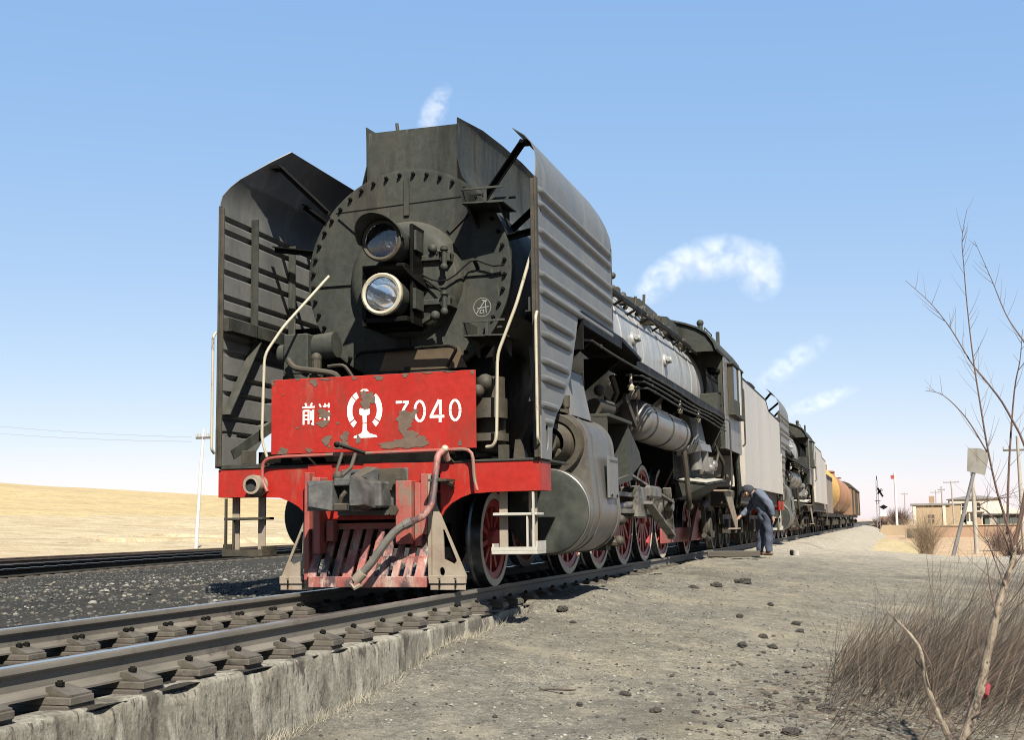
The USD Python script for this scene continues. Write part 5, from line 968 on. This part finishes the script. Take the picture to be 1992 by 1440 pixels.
jm = organic(jk, .03, 7); v = jm.V[0]
w = np.exp(-((v[:, 2]-.8)/.25)**2); jm.V[0] = v+.007*np.stack([np.sin(v[:, 2]*46+v[:, 1]*20), np.cos(v[:, 2]*39+v[:, 0]*22), 0*v[:, 0]], 1)*(.5+.5*w)[:, None]
part('jacket', jm, K['cloth_jacket'], man, smooth=True)
tr = chain([(hipL+[0, 0, .02], .12), (knL, .088), (ftL+[.0, 0, .05], .078)])+chain([(hipR+[0, 0, .02], .12), (knR, .088), (ftR+[.0, 0, .05], .078)])+[capsule(hipL, hipR, .13, .13)]
tm_ = organic(tr, .03, 6); v = tm_.V[0]; tm_.V[0] = v+.006*np.stack([np.sin(v[:, 2]*30+v[:, 1]*9), np.cos(v[:, 2]*27+v[:, 0]*12), 0*v[:, 0]], 1)
part('trousers', tm_, K['cloth_trousers'], man, smooth=True)
for f in (ftL, ftR): part('shoe', organic([capsule(f+[.05, -.01, -.02], f+[-.12, .03, -.025], .045, .035), capsule(f+[.03, 0, .01], f+[-.03, 0, 0], .045, .04)], .02, 4), K['shoe'], man, smooth=True)
part('cap', organic([capsule(head+[.03, 0, .06], head+[-.02, 0, .07], .108, .10), capsule(head+fwd*.09+[0, 0, .045], head+fwd*.15+[0, 0, .02], .03, .022), capsule(head+fwd*.10+side*.05+[0, 0, .04], head+fwd*.10-side*.05+[0, 0, .04], .024, .024)], .02, 4), K['cap'], man, smooth=True)
part('hair', organic([capsule(head+[.05, .0, -.01], head+[.04, 0, .04], .075, .085)], .02, 4), K['hair'], man, smooth=True)

# ------------------------------------------------------------------ small things on the gravel
t = thing('bucket', 'small white and dark can standing on the gravel right of the person', 'can', (2.52, 17.0, -.145))
part('can_body', MB().lathe([(.001, 0), (.07, 0), (.08, .11), (.074, .11), (.06, .02)], (0, 0, 0), (0, 0, 1), 20), K['white'], t); part('dark_side', MB().box(-.13, -.06, -.06, .06, 0, .12, .02), K['dark'], t)
t = solo('timber_baulk', MB().box(.98, 2.0, 14.45, 14.62, -.10, .02, .015), K['sleeper'], 'long pale timber lying on the ground at the feet of the person', 'timber')
def stone_mesh(r, seed, squash=(1, 1, .65), sub=1):
    g = np.random.default_rng(seed); m = trimesh.creation.icosphere(sub, 1.0); v = m.vertices*(1+.5*(meshkit.fbm(m.vertices*1.9+seed, 3, seed)-.5)*2)[:, None]+g.normal(0, .05, m.vertices.shape)
    return v*np.array(squash)*r, m.faces
def gh(x, y): return float(yard_full(np.array([[x]]), np.array([[y]]))[0, 0])
def clod(x, y, r, label, group=None, mat='clod'):
    r = r*.78
    o = thing('clod', label, 'clod', (x, y, gh(x, y)+r*.2), random.uniform(0, 6), group)
    v, f = stone_mesh(r, random.randint(0, 9999), (1.25, .9, .7), 3); part('lump', MB().add(v, f), K[mat], o, smooth=25)
spots = [(2.67, -1.8, .045), (2.44, -2.2, .03), (2.95, -2.15, .04), (4.03, -1.55, .07), (3.86, -1.35, .05), (3.85, -2.35, .06), (3.45, .9, .05), (3.2, .75, .06), (3.3, 1.6, .05), (2.9, 3.2, .05), (2.2, 6.6, .08), (2.45, 7.6, .12), (2.0, 5.9, .07), (1.35, 1.6, .07), (1.6, 1.0, .03), (3.6, 2.2, .05), (3.5, 3.1, .05), (3.1, 4.6, .05), (3.0, -2.9, .03), (2.0, -2.7, .025), (3.7, -2.9, .05)]
for x, y, r in spots: clod(x, y, r, 'dark earth clod lying on the trodden gravel', 'dark clods strewn over the gravel')
for x, y, r, lb in ((5.16, 30.5, .28, 'dark rounded lump on the plateau edge left of the leaning sign'), (7.0, 31.6, .5, 'largest dark heap on the plateau edge just right of the leaning sign foot'), (8.1, 31.8, .4, 'dark heap on the plateau edge behind the sapling'), (4.4, 29.0, .16, 'small dark lump on the gravel before the yellow grass')):
    clod(x, y, r, lb, None)
t = thing('stick', 'thin dark stick lying on the gravel in the foreground', 'stick', (2.2, -1.9, gh(2.2, -1.9)+.02), .1)
part('stem', MB().tube([(-.12, 0, .01), (-.02, .01, .012), (.10, .0, .008), (.14, .01, .01)], [.006, .008, .008, .005], 6).tube([(-.1, 0, .01), (-.13, .03, .02)], .005, 5), K['darkstem'], t)
def scatter(n, fx, r0, r1, seed, hf, squash=(1.1, .9, .6)):
    g = np.random.default_rng(seed); protos = [stone_mesh(1.0, seed+k, squash, 0) for k in range(8)]; B = MB()
    for k in range(n):
        x, y = fx(g); r = r0*(r1/r0)**(g.random()**2.2); v, f = protos[k % 8]; a = g.uniform(0, 2*PI); c, s = math.cos(a), math.sin(a)
        B.V.append(np.stack([v[:, 0]*c-v[:, 1]*s, v[:, 0]*s+v[:, 1]*c, v[:, 2]], 1)*r+[x, y, 0]); B.F.append(np.asarray(f)+B.n); B.n += len(v); B.V[-1] = (B.V[-1], (x, y), r)
    XY = np.array([q[1] for q in B.V]); H = hf(XY[:, 0][None], XY[:, 1][None])[0]
    B.V = [q[0]+[0, 0, h+q[2]*.18] for q, h in zip(B.V, H)]; return B
def near_right(g):
    y = -8.5+19*g.random()**1.6; return g.uniform(1.05, 5.8), y
part('dark_grit', scatter(9000, near_right, .003, .013, 21, yard_full), K['clod'], None, smooth=False, kind='stuff')
part('gravel_stones', scatter(9000, near_right, .004, .018, 3, yard_full), K['stonegrey'], None, smooth=False, kind='stuff')
def near_bush(g): return g.normal(4.3, .7), g.normal(-1.2, 1.4)
part('dark_rubble', scatter(1500, near_bush, .006, .03, 5, yard_full), K['clod'], None, smooth=False, kind='stuff')
def yard_left(g):
    y = -5+22*g.random(); return -1.05-10.5*g.random()**1.2, y
part('coal_ash_lumps', scatter(14000, yard_left, .007, .036, 8, left_h), K['coal'], None, smooth=False, kind='stuff')
def pale_left(g): return -1.2-6*g.random(), -2+14*g.random()
part('pale_ballast_stones', scatter(260, pale_left, .015, .05, 9, left_h), K['stonegrey'], None, smooth=False, kind='stuff')
def between(g): return g.uniform(-.66, .66), -11+16*g.random()
part('trackbed_grit', scatter(3500, between, .006, .025, 12, left_h), K['ash'], None, smooth=False, kind='stuff')

# ------------------------------------------------------------------ vegetation
def blade(B, p, d, L, r, bend, g, n=4):
    d = d/np.linalg.norm(d); P = [p]; 
    for k in range(1, n):
        d = d+bend/n+g.normal(0, .03, 3); d /= np.linalg.norm(d); P.append(P[-1]+d*L/(n-1))
    B.tube(P, [r*(1-.7*k/(n-1)) for k in range(n)], 3, False)
def dry_bush(n, seed):
    g = np.random.default_rng(seed); B = MB()
    for k in range(n):
        x = g.uniform(3.98, 6.4); y = g.normal(-.2, .75)+.12*(x-4); z = gh_fast(x, y)-.02
        h = np.interp(x, [3.98, 4.3, 4.8, 5.3, 6.4], [.42, .66, .85, .95, 1.0])*g.uniform(.5, 1.0)
        blade(B, np.array([x, y, z]), np.array([.55+g.normal(0, .34), g.normal(.05, .35), .85+g.normal(0, .2)]), h*g.uniform(.9, 1.75), g.uniform(.0014, .0036), np.array([.3+g.normal(0, .25), g.normal(0, .25), -.05]), g, 5)
    return B
_gx = np.linspace(1.0, 8, 141); _gy = np.linspace(-10, 12, 441); _GH = yard_full(*np.meshgrid(_gx, _gy, indexing='ij'))
def gh_fast(x, y):
    i = int(np.clip((x-1)/.05, 0, 140)); j = int(np.clip((y+10)/.05, 0, 440)); return _GH[i, j]
t = thing('dry_bush', 'wide clump of dry brown stems leaning right beside the sapling', 'bush')
part('stems', dry_bush(1900, 31), K['darkstem'], t, smooth=False, kind='stuff'); part('pale_stems', dry_bush(1100, 32), K['drystem'], t, smooth=False, kind='stuff')
def litter():
    g = np.random.default_rng(77); B = MB()
    for k in range(1500):
        x = g.normal(4.5, .75); y = g.normal(-1.6, .9)
        if x < 3.4: continue
        a = g.uniform(0, 2*PI); blade(B, np.array([x, y, gh_fast(x, y)+.008]), np.array([math.cos(a), math.sin(a), .25*g.random()]), g.uniform(.06, .26), g.uniform(.0015, .003), np.array([0, 0, -.1]), g, 3)
    return B
part('dry_litter', litter(), K['drystem'], None, smooth=False, kind='stuff')
def kerb_grass():
    g = np.random.default_rng(12); B = MB()
    for k in range(1500):
        y = g.uniform(-7, 1.2); x = 1.0+abs(g.normal(0, .055)); dens = meshkit.noise(np.array([[y*1.6, 0, 0]]), 5)[0]
        if g.random() > dens*1.3: continue
        blade(B, np.array([x, y, gh_fast(x, y)-.01]), np.array([g.normal(.1, .35), g.normal(0, .4), 1]), g.uniform(.02, .10), g.uniform(.0014, .0028), np.array([.1, 0, -.35]), g, 3)
    return B
part('dry_grass', kerb_grass(), K['straw'], None, smooth=False, kind='stuff')
SX = lambda u, v, y: None
def sapling():
    t = thing('sapling', 'bare young tree with pale trunk standing close by at the right edge', 'tree', (0, 0, 0))
    g = np.random.default_rng(4); y = -3.0
    # pixel-free layout: points are metres in the plane of the tree, x then z
    def pl(pts, dy=0.0, seed=0):
        r = np.random.default_rng(seed); P = np.array([(x, y+dy+r.normal(0, .02), z) for x, z in pts]); tt = np.linspace(0, len(P)-1, (len(P)-1)*4+1)
        i = np.minimum(tt.astype(int), len(P)-2); f = (tt-i)[:, None]; p0 = P[np.maximum(i-1, 0)]; p1 = P[i]; p2 = P[i+1]; p3 = P[np.minimum(i+2, len(P)-1)]
        return .5*((2*p1)+(-p0+p2)*f+(2*p0-5*p1+4*p2-p3)*f**2+(-p0+3*p1-3*p2+p3)*f**3)
    trunk = pl(SAP['trunk']); part('trunk', MB().tube(trunk, np.linspace(.028, .015, len(trunk))*(1+.10*np.sin(np.arange(len(trunk))*1.9)+.09*np.sin(np.arange(len(trunk))*3.7+1)), 9), K['bark'], t)
    fork = pl(SAP['fork']); part('trunk', MB().tube(fork, np.linspace(.019, .005, len(fork))*(1+.12*np.sin(np.arange(len(fork))*2.3)), 8), K['bark'], t, label='slender second stem leaning left')
    for n_, pts in enumerate(SAP['branches']):
        P = pl(pts, .03*((n_ % 3)-1), n_); big = pts[-1][1]-pts[0][1] > .5
        b = part('branch', MB().tube(P, np.linspace(.0085 if big else .005, .0013, len(P)), 6), K['twig'], t)
        B = MB()
        for k in range(2, len(P)-1):
            for q in range(2):
                if g.random() < .55: continue
                d = P[k]-P[k-1]; d /= np.linalg.norm(d)
                sd_ = 1 if g.random() < .68 else -1
                blade(B, P[k]+d*g.uniform(-.03, .03), d*.75+np.array([sd_*g.uniform(.3, .8), g.normal(0, .3), .1]), g.uniform(.06, .26)*(1-.35*k/len(P)), g.uniform(.0011, .002), np.array([-.1*sd_, 0, .35]), g, 5)
        if B.V: part('twigs', B, K['twig'], b, smooth=False)
    part('small_twigs', twig_cloud(y, g), K['twig'], t, smooth=False)
    return t
def twig_cloud(y, g):
    B = MB()
    for k in range(70):
        i = g.integers(0, len(SAP['trunk'])); x, z = SAP['trunk'][i]
        blade(B, np.array([x+g.normal(0, .01), y+g.normal(0, .02), z+g.uniform(-.05, .1)]), np.array([g.normal(.15, .8), g.normal(0, .5), .7]), g.uniform(.1, .45), g.uniform(.0013, .003), np.array([.15, 0, .3]), g, 5)
    return B
SAP = {'trunk':[(4.834,-0.674),(4.906,-0.498),(4.962,-0.328),(5.004,-0.158),(5.059,0.041),(5.115,0.212),(5.169,0.355),(5.175,0.441)],'fork':[(4.785,-0.676),(4.744,-0.559),(4.689,-0.419),(4.657,-0.278),(4.642,-0.149),(4.59,-0.063),(4.51,0.023),(4.47,0.072)],'branches':[[(5.172,0.398),(5.144,0.556),(5.105,0.731),(5.069,0.965),(5.044,1.202),(5.019,1.501),(5.005,1.803),(4.999,2.046),(4.997,2.215),(5.032,2.375)],[(5.177,0.441),(5.278,0.901),(5.187,1.196),(5.086,1.363),(5.01,1.486),(4.909,1.688),(4.803,1.846),(4.67,1.994)],[(5.185,0.426),(5.377,1.189),(5.341,1.484),(5.298,1.584),(5.22,1.759),(5.15,1.975),(5.067,2.206)],[(5.16,0.369),(5.118,0.499),(5.057,0.615),(5.005,0.66),(5.075,0.696),(5.117,0.707),(5.155,0.657)],[(5.115,0.212),(5.069,0.356),(5.047,0.442),(5.022,0.486)],[(5.132,0.269),(5.205,0.369),(5.28,0.497)],[(5.065,0.055),(5.166,0.155),(5.255,0.297)],[(4.977,-0.3),(4.958,-0.159),(4.944,-0.074),(4.92,-0.003)],[(4.946,-0.371),(5.075,-0.242),(5.216,-0.113)],[(4.906,-0.504),(5.009,-0.44),(5.18,-0.268)],[(5.063,0.965),(4.964,1.161),(4.845,1.3),(4.748,1.334)],[(5.146,0.499),(5.183,0.903),(5.235,1.312),(5.273,1.488),(5.297,1.665)],[(5.059,0.041),(5.034,0.212),(5.027,0.327),(5.01,0.414)],[(4.689,-0.419),(4.698,-0.248),(4.644,-0.106),(4.61,0.053)],[(4.657,-0.278),(4.558,-0.136),(4.489,-0.108)],[(4.744,-0.559),(4.691,-0.533),(4.672,-0.519),(4.669,-0.477)]]}
sapling()
solo('red_rag', MB().hull([(5.0, -2.2, -.47), (5.03, -2.2, -.40), (5.06, -2.18, -.44), (5.02, -2.17, -.53), (5.04, -2.21, -.5)]), K['redrag'], 'small dark red scrap caught on the dry stems behind the trunk', 'rag')
# ------------------------------------------------------------------ far things on the right
t = thing('leaning_sign', 'square plate on a leaning grey post at the gravel edge, seen from behind', 'sign', (6.2, 29.95, -.55))
ln = np.array([.80, 0, 2.65]); d = ln/np.linalg.norm(ln)
part('post', MB().cyl((0, 0, -.1), tuple(d*2.75), .062, .055, n=14), K['signpost'], t)
pa = MB().hull([(x, y, z) for x, z in ((.56, 2.56), (1.07, 2.42), (1.24, 3.10), (.98, 3.24), (.62, 3.26)) for y in (-.075, -.06)]); part('plate', pa, K['signsteel'], t)
part('plate_bracket', MB().bar((.60, -.05, 2.72), (1.12, -.05, 2.62), .03, .05).bar((.68, -.05, 3.1), (1.18, -.05, 3.0), .03, .05), K['signpost'], t)
def pole(name, label, x, y, z0, z1, r, mat, arm=None, cat='pole', lean=(0, 0), extra=None, group=None):
    t = thing(name, label, cat, (x, y, z0), 0, group); H = z1-z0
    part('mast', MB().tube([(0, 0, -.3), (lean[0]*.5, lean[1]*.5, H*.5), (lean[0], lean[1], H)], [r, r*.85, r*.66], 12), K[mat], t)
    for k, (zz, w) in enumerate(arm or []):
        a = part('crossarm', MB().box(lean[0]-w/2, lean[0]+w/2, -.06, .06, zz-z0-.05, zz-z0+.05), K['polewood'], t)
        for s in (-1, -.6, .6, 1): part('insulator', MB().cyl((lean[0]+s*w*.47, 0, zz-z0+.05), (lean[0]+s*w*.47, 0, zz-z0+.2), .05, n=8), K['white'], a)
    return t
pole('utility_pole', 'pale pole with a short crossarm rising left of the engine before the hills', -26.3, 41.0, -.3, 5.25, .09, 'whitewash', [(4.83, .75)], lean=(.32, 0))
pole('utility_pole', 'tall pale post behind the foot of the leaning sign', 8.5, 57, -1.2, 3.1, .12, 'poleconc', lean=(.0, 0))
pole('utility_pole', 'tall pole with crossarm at the right edge behind the sapling', 11.1, 61, -1.2, 4.9, .12, 'poleconc', [(4.15, 1.5)])
pole('utility_pole', 'pole with wide crossarm standing left of the white house', 13.9, 202, -1.2, 6.5, .15, 'poleconc', [(6.3, 2.4)], lean=(-.15, 0))
pole('utility_pole', 'darker topped pole next to the tan mud house', 13.0, 223, -1.2, 6.2, .16, 'poleconc', [(5.6, 1.2)])
pole('utility_pole', 'faint distant pole right of the red topped signal mast', 7.3, 284, -1.2, 6.4, .14, 'poleconc', [(6.1, 1.5)])
pole('utility_pole', 'faint distant pole above the tan mud house', 14.0, 286, -1.2, 6.9, .14, 'poleconc', [(6.4, 2.2)])
t = pole('signal_mast', 'thin white mast carrying a red lamp near its top', 5.0, 147, -1.25, 6.1, .16, 'whitewash', cat='signal')
part('red_lamp', MB().box(-.45, -.1, -.15, .15, 6.65, 7.1, .04).box(-.1, .05, -.1, .1, 6.7, 6.9), K['redsignal'], t)
t = thing('semaphore_signal', 'dark semaphore signal with lowered arms at the far end of the train', 'signal', (2.6, 177.3, -.8))
m = MB()
for s in (-1, 1): m.bar((s*.22, 0, 0), (s*.10, 0, 7.0), .09, .09)
for k in range(12): m.bar((-.22+.01*k, 0, .4+k*.5), (.22-.01*k, 0, .85+k*.5), .05, .05)
part('lattice_mast', m, K['signpost'], t); part('finial', MB().cyl((0, 0, 7.0), (0, 0, 7.6), .06, n=8), K['dark'], t)
part('signal_arm', MB().bar((.05, -.15, 5.9), (.75, -.15, 4.6), .06, .28).bar((.05, -.15, 5.0), (.5, -.15, 5.6), .06, .22), K['dark'], t); part('spectacle', MB().lathe([(.12, -.04), (.2, -.04), (.2, .04), (.12, .04)], (.55, -.15, 5.55), (0, 1, 0), 14), K['dark'], t)
part('platform', MB().box(-.4, .4, -.4, .4, 4.0, 4.08), K['dark'], t)
t = thing('marker_tower', 'white tapered marker with a dark diamond on top beyond the embankment', 'marker', (3.1, 220, -1.2))
part('base', MB().box(-.75, .75, -.4, .6, 0, 2.3), K['brickwall'], t); part('body', MB().hull([(-.6, -.3, 2.3), (.6, -.3, 2.3), (-.6, .3, 2.3), (.6, .3, 2.3), (-.3, 0, 3.4), (.3, 0, 3.4)]), K['whitewash'], t)
part('diamond', MB().hull([(x, y, z) for x, z in ((-.75, 3.95), (0, 4.35), (.75, 3.95), (0, 3.5)) for y in (-.05, .05)]), K['dark'], t)
def house(name, label, x, y, z0, w, dpt, h, roofh, wall, roof, wins, hip=True, rz=0.0, over=.35):
    t = thing(name, label, 'house', (x, y, z0), rz)
    F = sbox(0, 0, w, h)
    for (a, b, c, d_) in wins: F = F.difference(sbox(a, b, c, d_))
    part('wall', MB().ext(F, 'y', 0, .25).box(0, w, dpt-.25, dpt, 0, h).box(0, .25, .25, dpt-.25, 0, h).box(w-.25, w, .25, dpt-.25, 0, h), K[wall], t)
    i = dpt/2 if hip else 0
    part('roof', MB().hull([(-over, -over, h), (w+over, -over, h), (-over, dpt+over, h), (w+over, dpt+over, h), (-over, -over, h+.12), (w+over, -over, h+.12), (-over, dpt+over, h+.12), (w+over, dpt+over, h+.12), (i-over*(not hip), dpt/2, h+roofh), (w-i+over*(not hip), dpt/2, h+roofh)]), K[roof], t)
    for (a, b, c, d_) in wins:
        f = part('window', MB().box(a, c, .16, .2, b, d_), K['pane'], t)
        part('frame', MB().box(a-.08, c+.08, -.06, -.002, b-.12, b-.02).box((a+c)/2-.05, (a+c)/2+.05, .1, .155, b, d_).box(a, c, .1, .155, (b+d_)/2-.05, (b+d_)/2+.05), K[wall], f)
    part('interior', MB().box(.3, w-.3, .6, .7, .1, h-.1), K['blackhole'], t)
    return t
hs = house('village_house', 'two storey cream white house with grey hipped roof and dark windows', 15.6, 256, -1.3, 9.6, 7, 5.6, .75, 'wallcream', 'rooftile', [(1.5, 3.4, 2.9, 4.9), (4.3, 3.4, 5.7, 4.9), (1.5, 1.0, 2.9, 2.6), (4.3, 1.0, 5.7, 2.6)])
part('porch_post', MB().box(5.9, 6.15, -1.3, -1.05, 0, 3.0).box(3.4, 3.65, -1.3, -1.05, 0, 3.0), K['wallcream'], hs); part('porch_roof', MB().box(3.2, 6.4, -1.5, -.01, 3.0, 3.15), K['rooftile'], hs)
part('side_wing', MB().hull([(9.62, 0, 0), (14.2, 0, 0), (9.62, 5, 0), (14.2, 5, 0), (9.62, 0, 4.9), (9.62, 5, 4.9), (14.2, 0, 2.6), (14.2, 5, 2.6)]), K['wallcream'], hs)
th = house('mud_house', 'tan mud brick house with pale upright piers behind the bare shrub', 7.7, 201, -1.3, 5.6, 5, 4.0, .35, 'walltan', 'rooftile', [(2.2, 1.2, 3.2, 2.5)], hip=False, over=.3)
part('corner_pier', MB().box(.0, .45, -.2, -.01, 0, 3.9).box(4.5, 4.95, -.2, -.01, 0, 3.9), K['wallcream'], th); part('chimney', MB().box(2.6, 3.4, 2, 2.8, 4.4, 5.5), K['redsignal'] if False else K['brickwall'], th)
th = house('mud_house', 'plain tan wall block between the mud house and the white house', 13.4, 215, -1.3, 2.2, 4, 4.2, .3, 'walltan', 'rooftile', [], hip=False, over=.15)
sh = thing('shed', 'low dark green shed in front of the white house', 'shed', (15.1, 150.5, -1.25))
part('walls', MB().box(0, 9, 0, 4, 0, 2.2), K['shedgreen'], sh); part('roof', MB().box(-.3, 9.3, -.4, 4.3, 2.2, 2.36), K['rooftile'], sh)
for k in range(4): part('door', MB().box(.5+k*1.15, 1.3+k*1.15, -.06, -.005, .1, 1.9), K['poleconc'] if k < 1 else K['shedgreen'], sh)
part('end_wall', MB().box(-1.2, -.35, 0, 4, 0, 1.9), K['brickwall'], sh)
w = thing('field_wall', 'long low reddish wall across the field below the white house', 'wall', (0, 0, 0))
part('wall_run', MB().box(8.2, 40, 118, 118.4, -1.3, -.12), K['brickwall'], w); part('coping', MB().box(8.1, 40.1, 117.9, 118.5, -.12, -.02), K['bank'], w)
w = thing('field_wall', 'short dark fronted wall beside the thin white mast', 'wall', (0, 0, 0))
part('wall_run', MB().box(5.6, 8.0, 112, 116, -1.3, -.15), K['walltan'], w); part('dark_opening', MB().box(5.75, 7.8, 111.94, 111.99, -1.1, -.3), K['blackhole'], w)
w = thing('field_wall', 'tan bank wall at the foot of the white marker', 'wall', (0, 0, 0))
part('wall_run', MB().hull([(2.9, 140, -1.3), (7.5, 140, -1.3), (3.3, 140, -.1), (7.5, 140, -.15), (2.9, 150, -1.3), (7.5, 150, -1.3), (3.3, 150, -.1), (7.5, 150, -.15)]), K['walltan'], w)
def bush(name, label, x, y, z, w, h, n, mat, seed, cat='bush', r=.012):
    g = np.random.default_rng(seed); t = thing(name, label, cat, (x, y, z)); B = MB()
    part('stem', MB().tube([(0, 0, -.1), (.02*w, 0, h*.5), (0, .02, h*.8)], [w*.03, w*.02, w*.008], 6), K[mat], t)
    for k in range(n):
        blade(B, np.array([g.normal(0, w*.10), g.normal(0, w*.10), g.uniform(0, h*.25)]), np.array([g.normal(0, .45), g.normal(0, .4), 1.0]), h*g.uniform(.45, .95), r*g.uniform(.6, 1.4), np.array([g.normal(0, .5), g.normal(0, .5), 0]), g, 5)
    part('crown', B, K[mat], t, smooth=False)
bush('bare_shrub', 'tall bare tan shrub in front of the mud house', 6.0, 53, -1.25, 1.7, 2.5, 800, 'shrub', 3, r=.005)
bush('bare_shrub', 'dark round tree beside the red topped mast far away', 5.4, 200, -1.3, 3.0, 3.6, 900, 'twig', 5, 'tree', r=.03)
bush('bare_shrub', 'low brown bush at the far foot of the embankment near the end of the train', 2.9, 186, -1.3, 2.6, 2.4, 500, 'twig', 6, r=.03)
bush('bare_shrub', 'dark tangled bush on the field right behind the sapling', 8.3, 34.5, -1.0, 1.2, .95, 420, 'twig', 8, r=.006)
bush('bare_shrub', 'thin leafless thicket near the low green shed', 9.9, 62, -1.25, 1.6, 1.6, 300, 'twig', 9, r=.006)
bush('bare_shrub', 'bare thicket hiding the right end of the green shed', 17.6, 120, -1.25, 3.0, 3.2, 500, 'twig', 10, r=.014)
# overhead wires far left
solo('overhead_wire', MB().tube([(-60+34*t_, 58-18*t_, 8.8-4.0*t_-1.2*t_*(1-t_)) for t_ in np.linspace(0, 1, 20)], .005, 4).tube([(-60+34*t_, 58-18*t_, 8.2-3.6*t_-1.2*t_*(1-t_)) for t_ in np.linspace(0, 1, 20)], .005, 4), K['signpost'], 'pair of faint wires running to the pale pole at left', 'wire')
# ------------------------------------------------------------------ steam
def steam(label, puffs, dens, scale, seed, lo=.36, hi=.6):
    """Soft long puffs (centre, radii, tilt); each thins out towards its own rim."""
    g = np.random.default_rng(seed); root = UsdGeom.Xform.Define(stage, '/World/'+numbered('/World', 'steam_plume'))
    data(root.GetPrim(), label=label, kind='stuff', category='steam')
    mt = usdkit.material(stage, f'/World/Looks/steam_vapour_{seed}', {'g': ('geometry', {}), 't': ('texture_coordinate', {}), 's': ('gradient_texture', dict(gradient_type='spherical')), 'n': ('noise_texture', dict(scale=scale, detail=3, roughness=.62, distortion=.4)),
        'r': ('map_range', dict(from_min=lo, from_max=hi, to_min=0.0, to_max=1.0, clamp=True)), 'm': ('math', dict(math_type='multiply')), 'd': ('math', dict(math_type='multiply', value2=dens)),
        'v': ('principled_volume', dict(color=(.98, .95, .94), anisotropy=-.45))}, [('g.position', 'n.vector'), ('t.object', 's.vector'), ('n.fac', 'r.value'), ('r.result', 'm.value1'), ('s.fac', 'm.value2'), ('m.value', 'd.value1'), ('d.value', 'v.density')], volume='v.volume')
    ball = trimesh.creation.icosphere(3, 1.0)
    for c, r, tilt in puffs:
        m = usdkit.mesh(stage, str(root.GetPath())+'/'+numbered(root.GetPath(), 'puff'), MB().tm(ball).get(), mt, smooth=True)
        m.AddTranslateOp().Set(Gf.Vec3d(*map(float, c))); m.AddRotateYOp().Set(float(-tilt)); m.AddScaleOp().Set(Gf.Vec3f(*map(float, r)))
steam('white steam plume drifting right above the engine boiler', [((-1.75, 26.5, 8.0), (1.25, .7, .6), 40), ((-.3, 26.8, 8.5), (1.5, .8, .8), 6), ((1.05, 27.3, 8.15), (.85, .7, 1.05), 8)], 1.25, 1.9, 1, .40, .62)
steam('thin wisp of steam above the chimney cowl', [((.0, 1.7, 5.06), (.36, .16, .16), 62)], 4.5, 6, 2, .4, .62)
steam('faint upper steam trail drifting behind the cab', [((.3, 50.2, 8.1), (2.4, .8, .75), 33)], .42, 1.5, 3, .40, .62)
steam('faint lower steam trail above the second engine', [((1.4, 50.8, 6.2), (2.2, .7, .5), 18)], .5, 1.6, 4, .4, .62)

# ------------------------------------------------------------------ air
if HAZE:
    hz_ = usdkit.material(stage, '/World/Looks/thin_haze', {'v': ('principled_volume', dict(color=(.95, .96, 1.0), density=HAZE, anisotropy=.3))}, [], volume='v.volume')
    o = usdkit.mesh(stage, '/World/haze', MB().box(-4300, 3300, -300, 6300, -4.5, 27).get(), hz_).GetPrim(); data(o, kind='stuff')
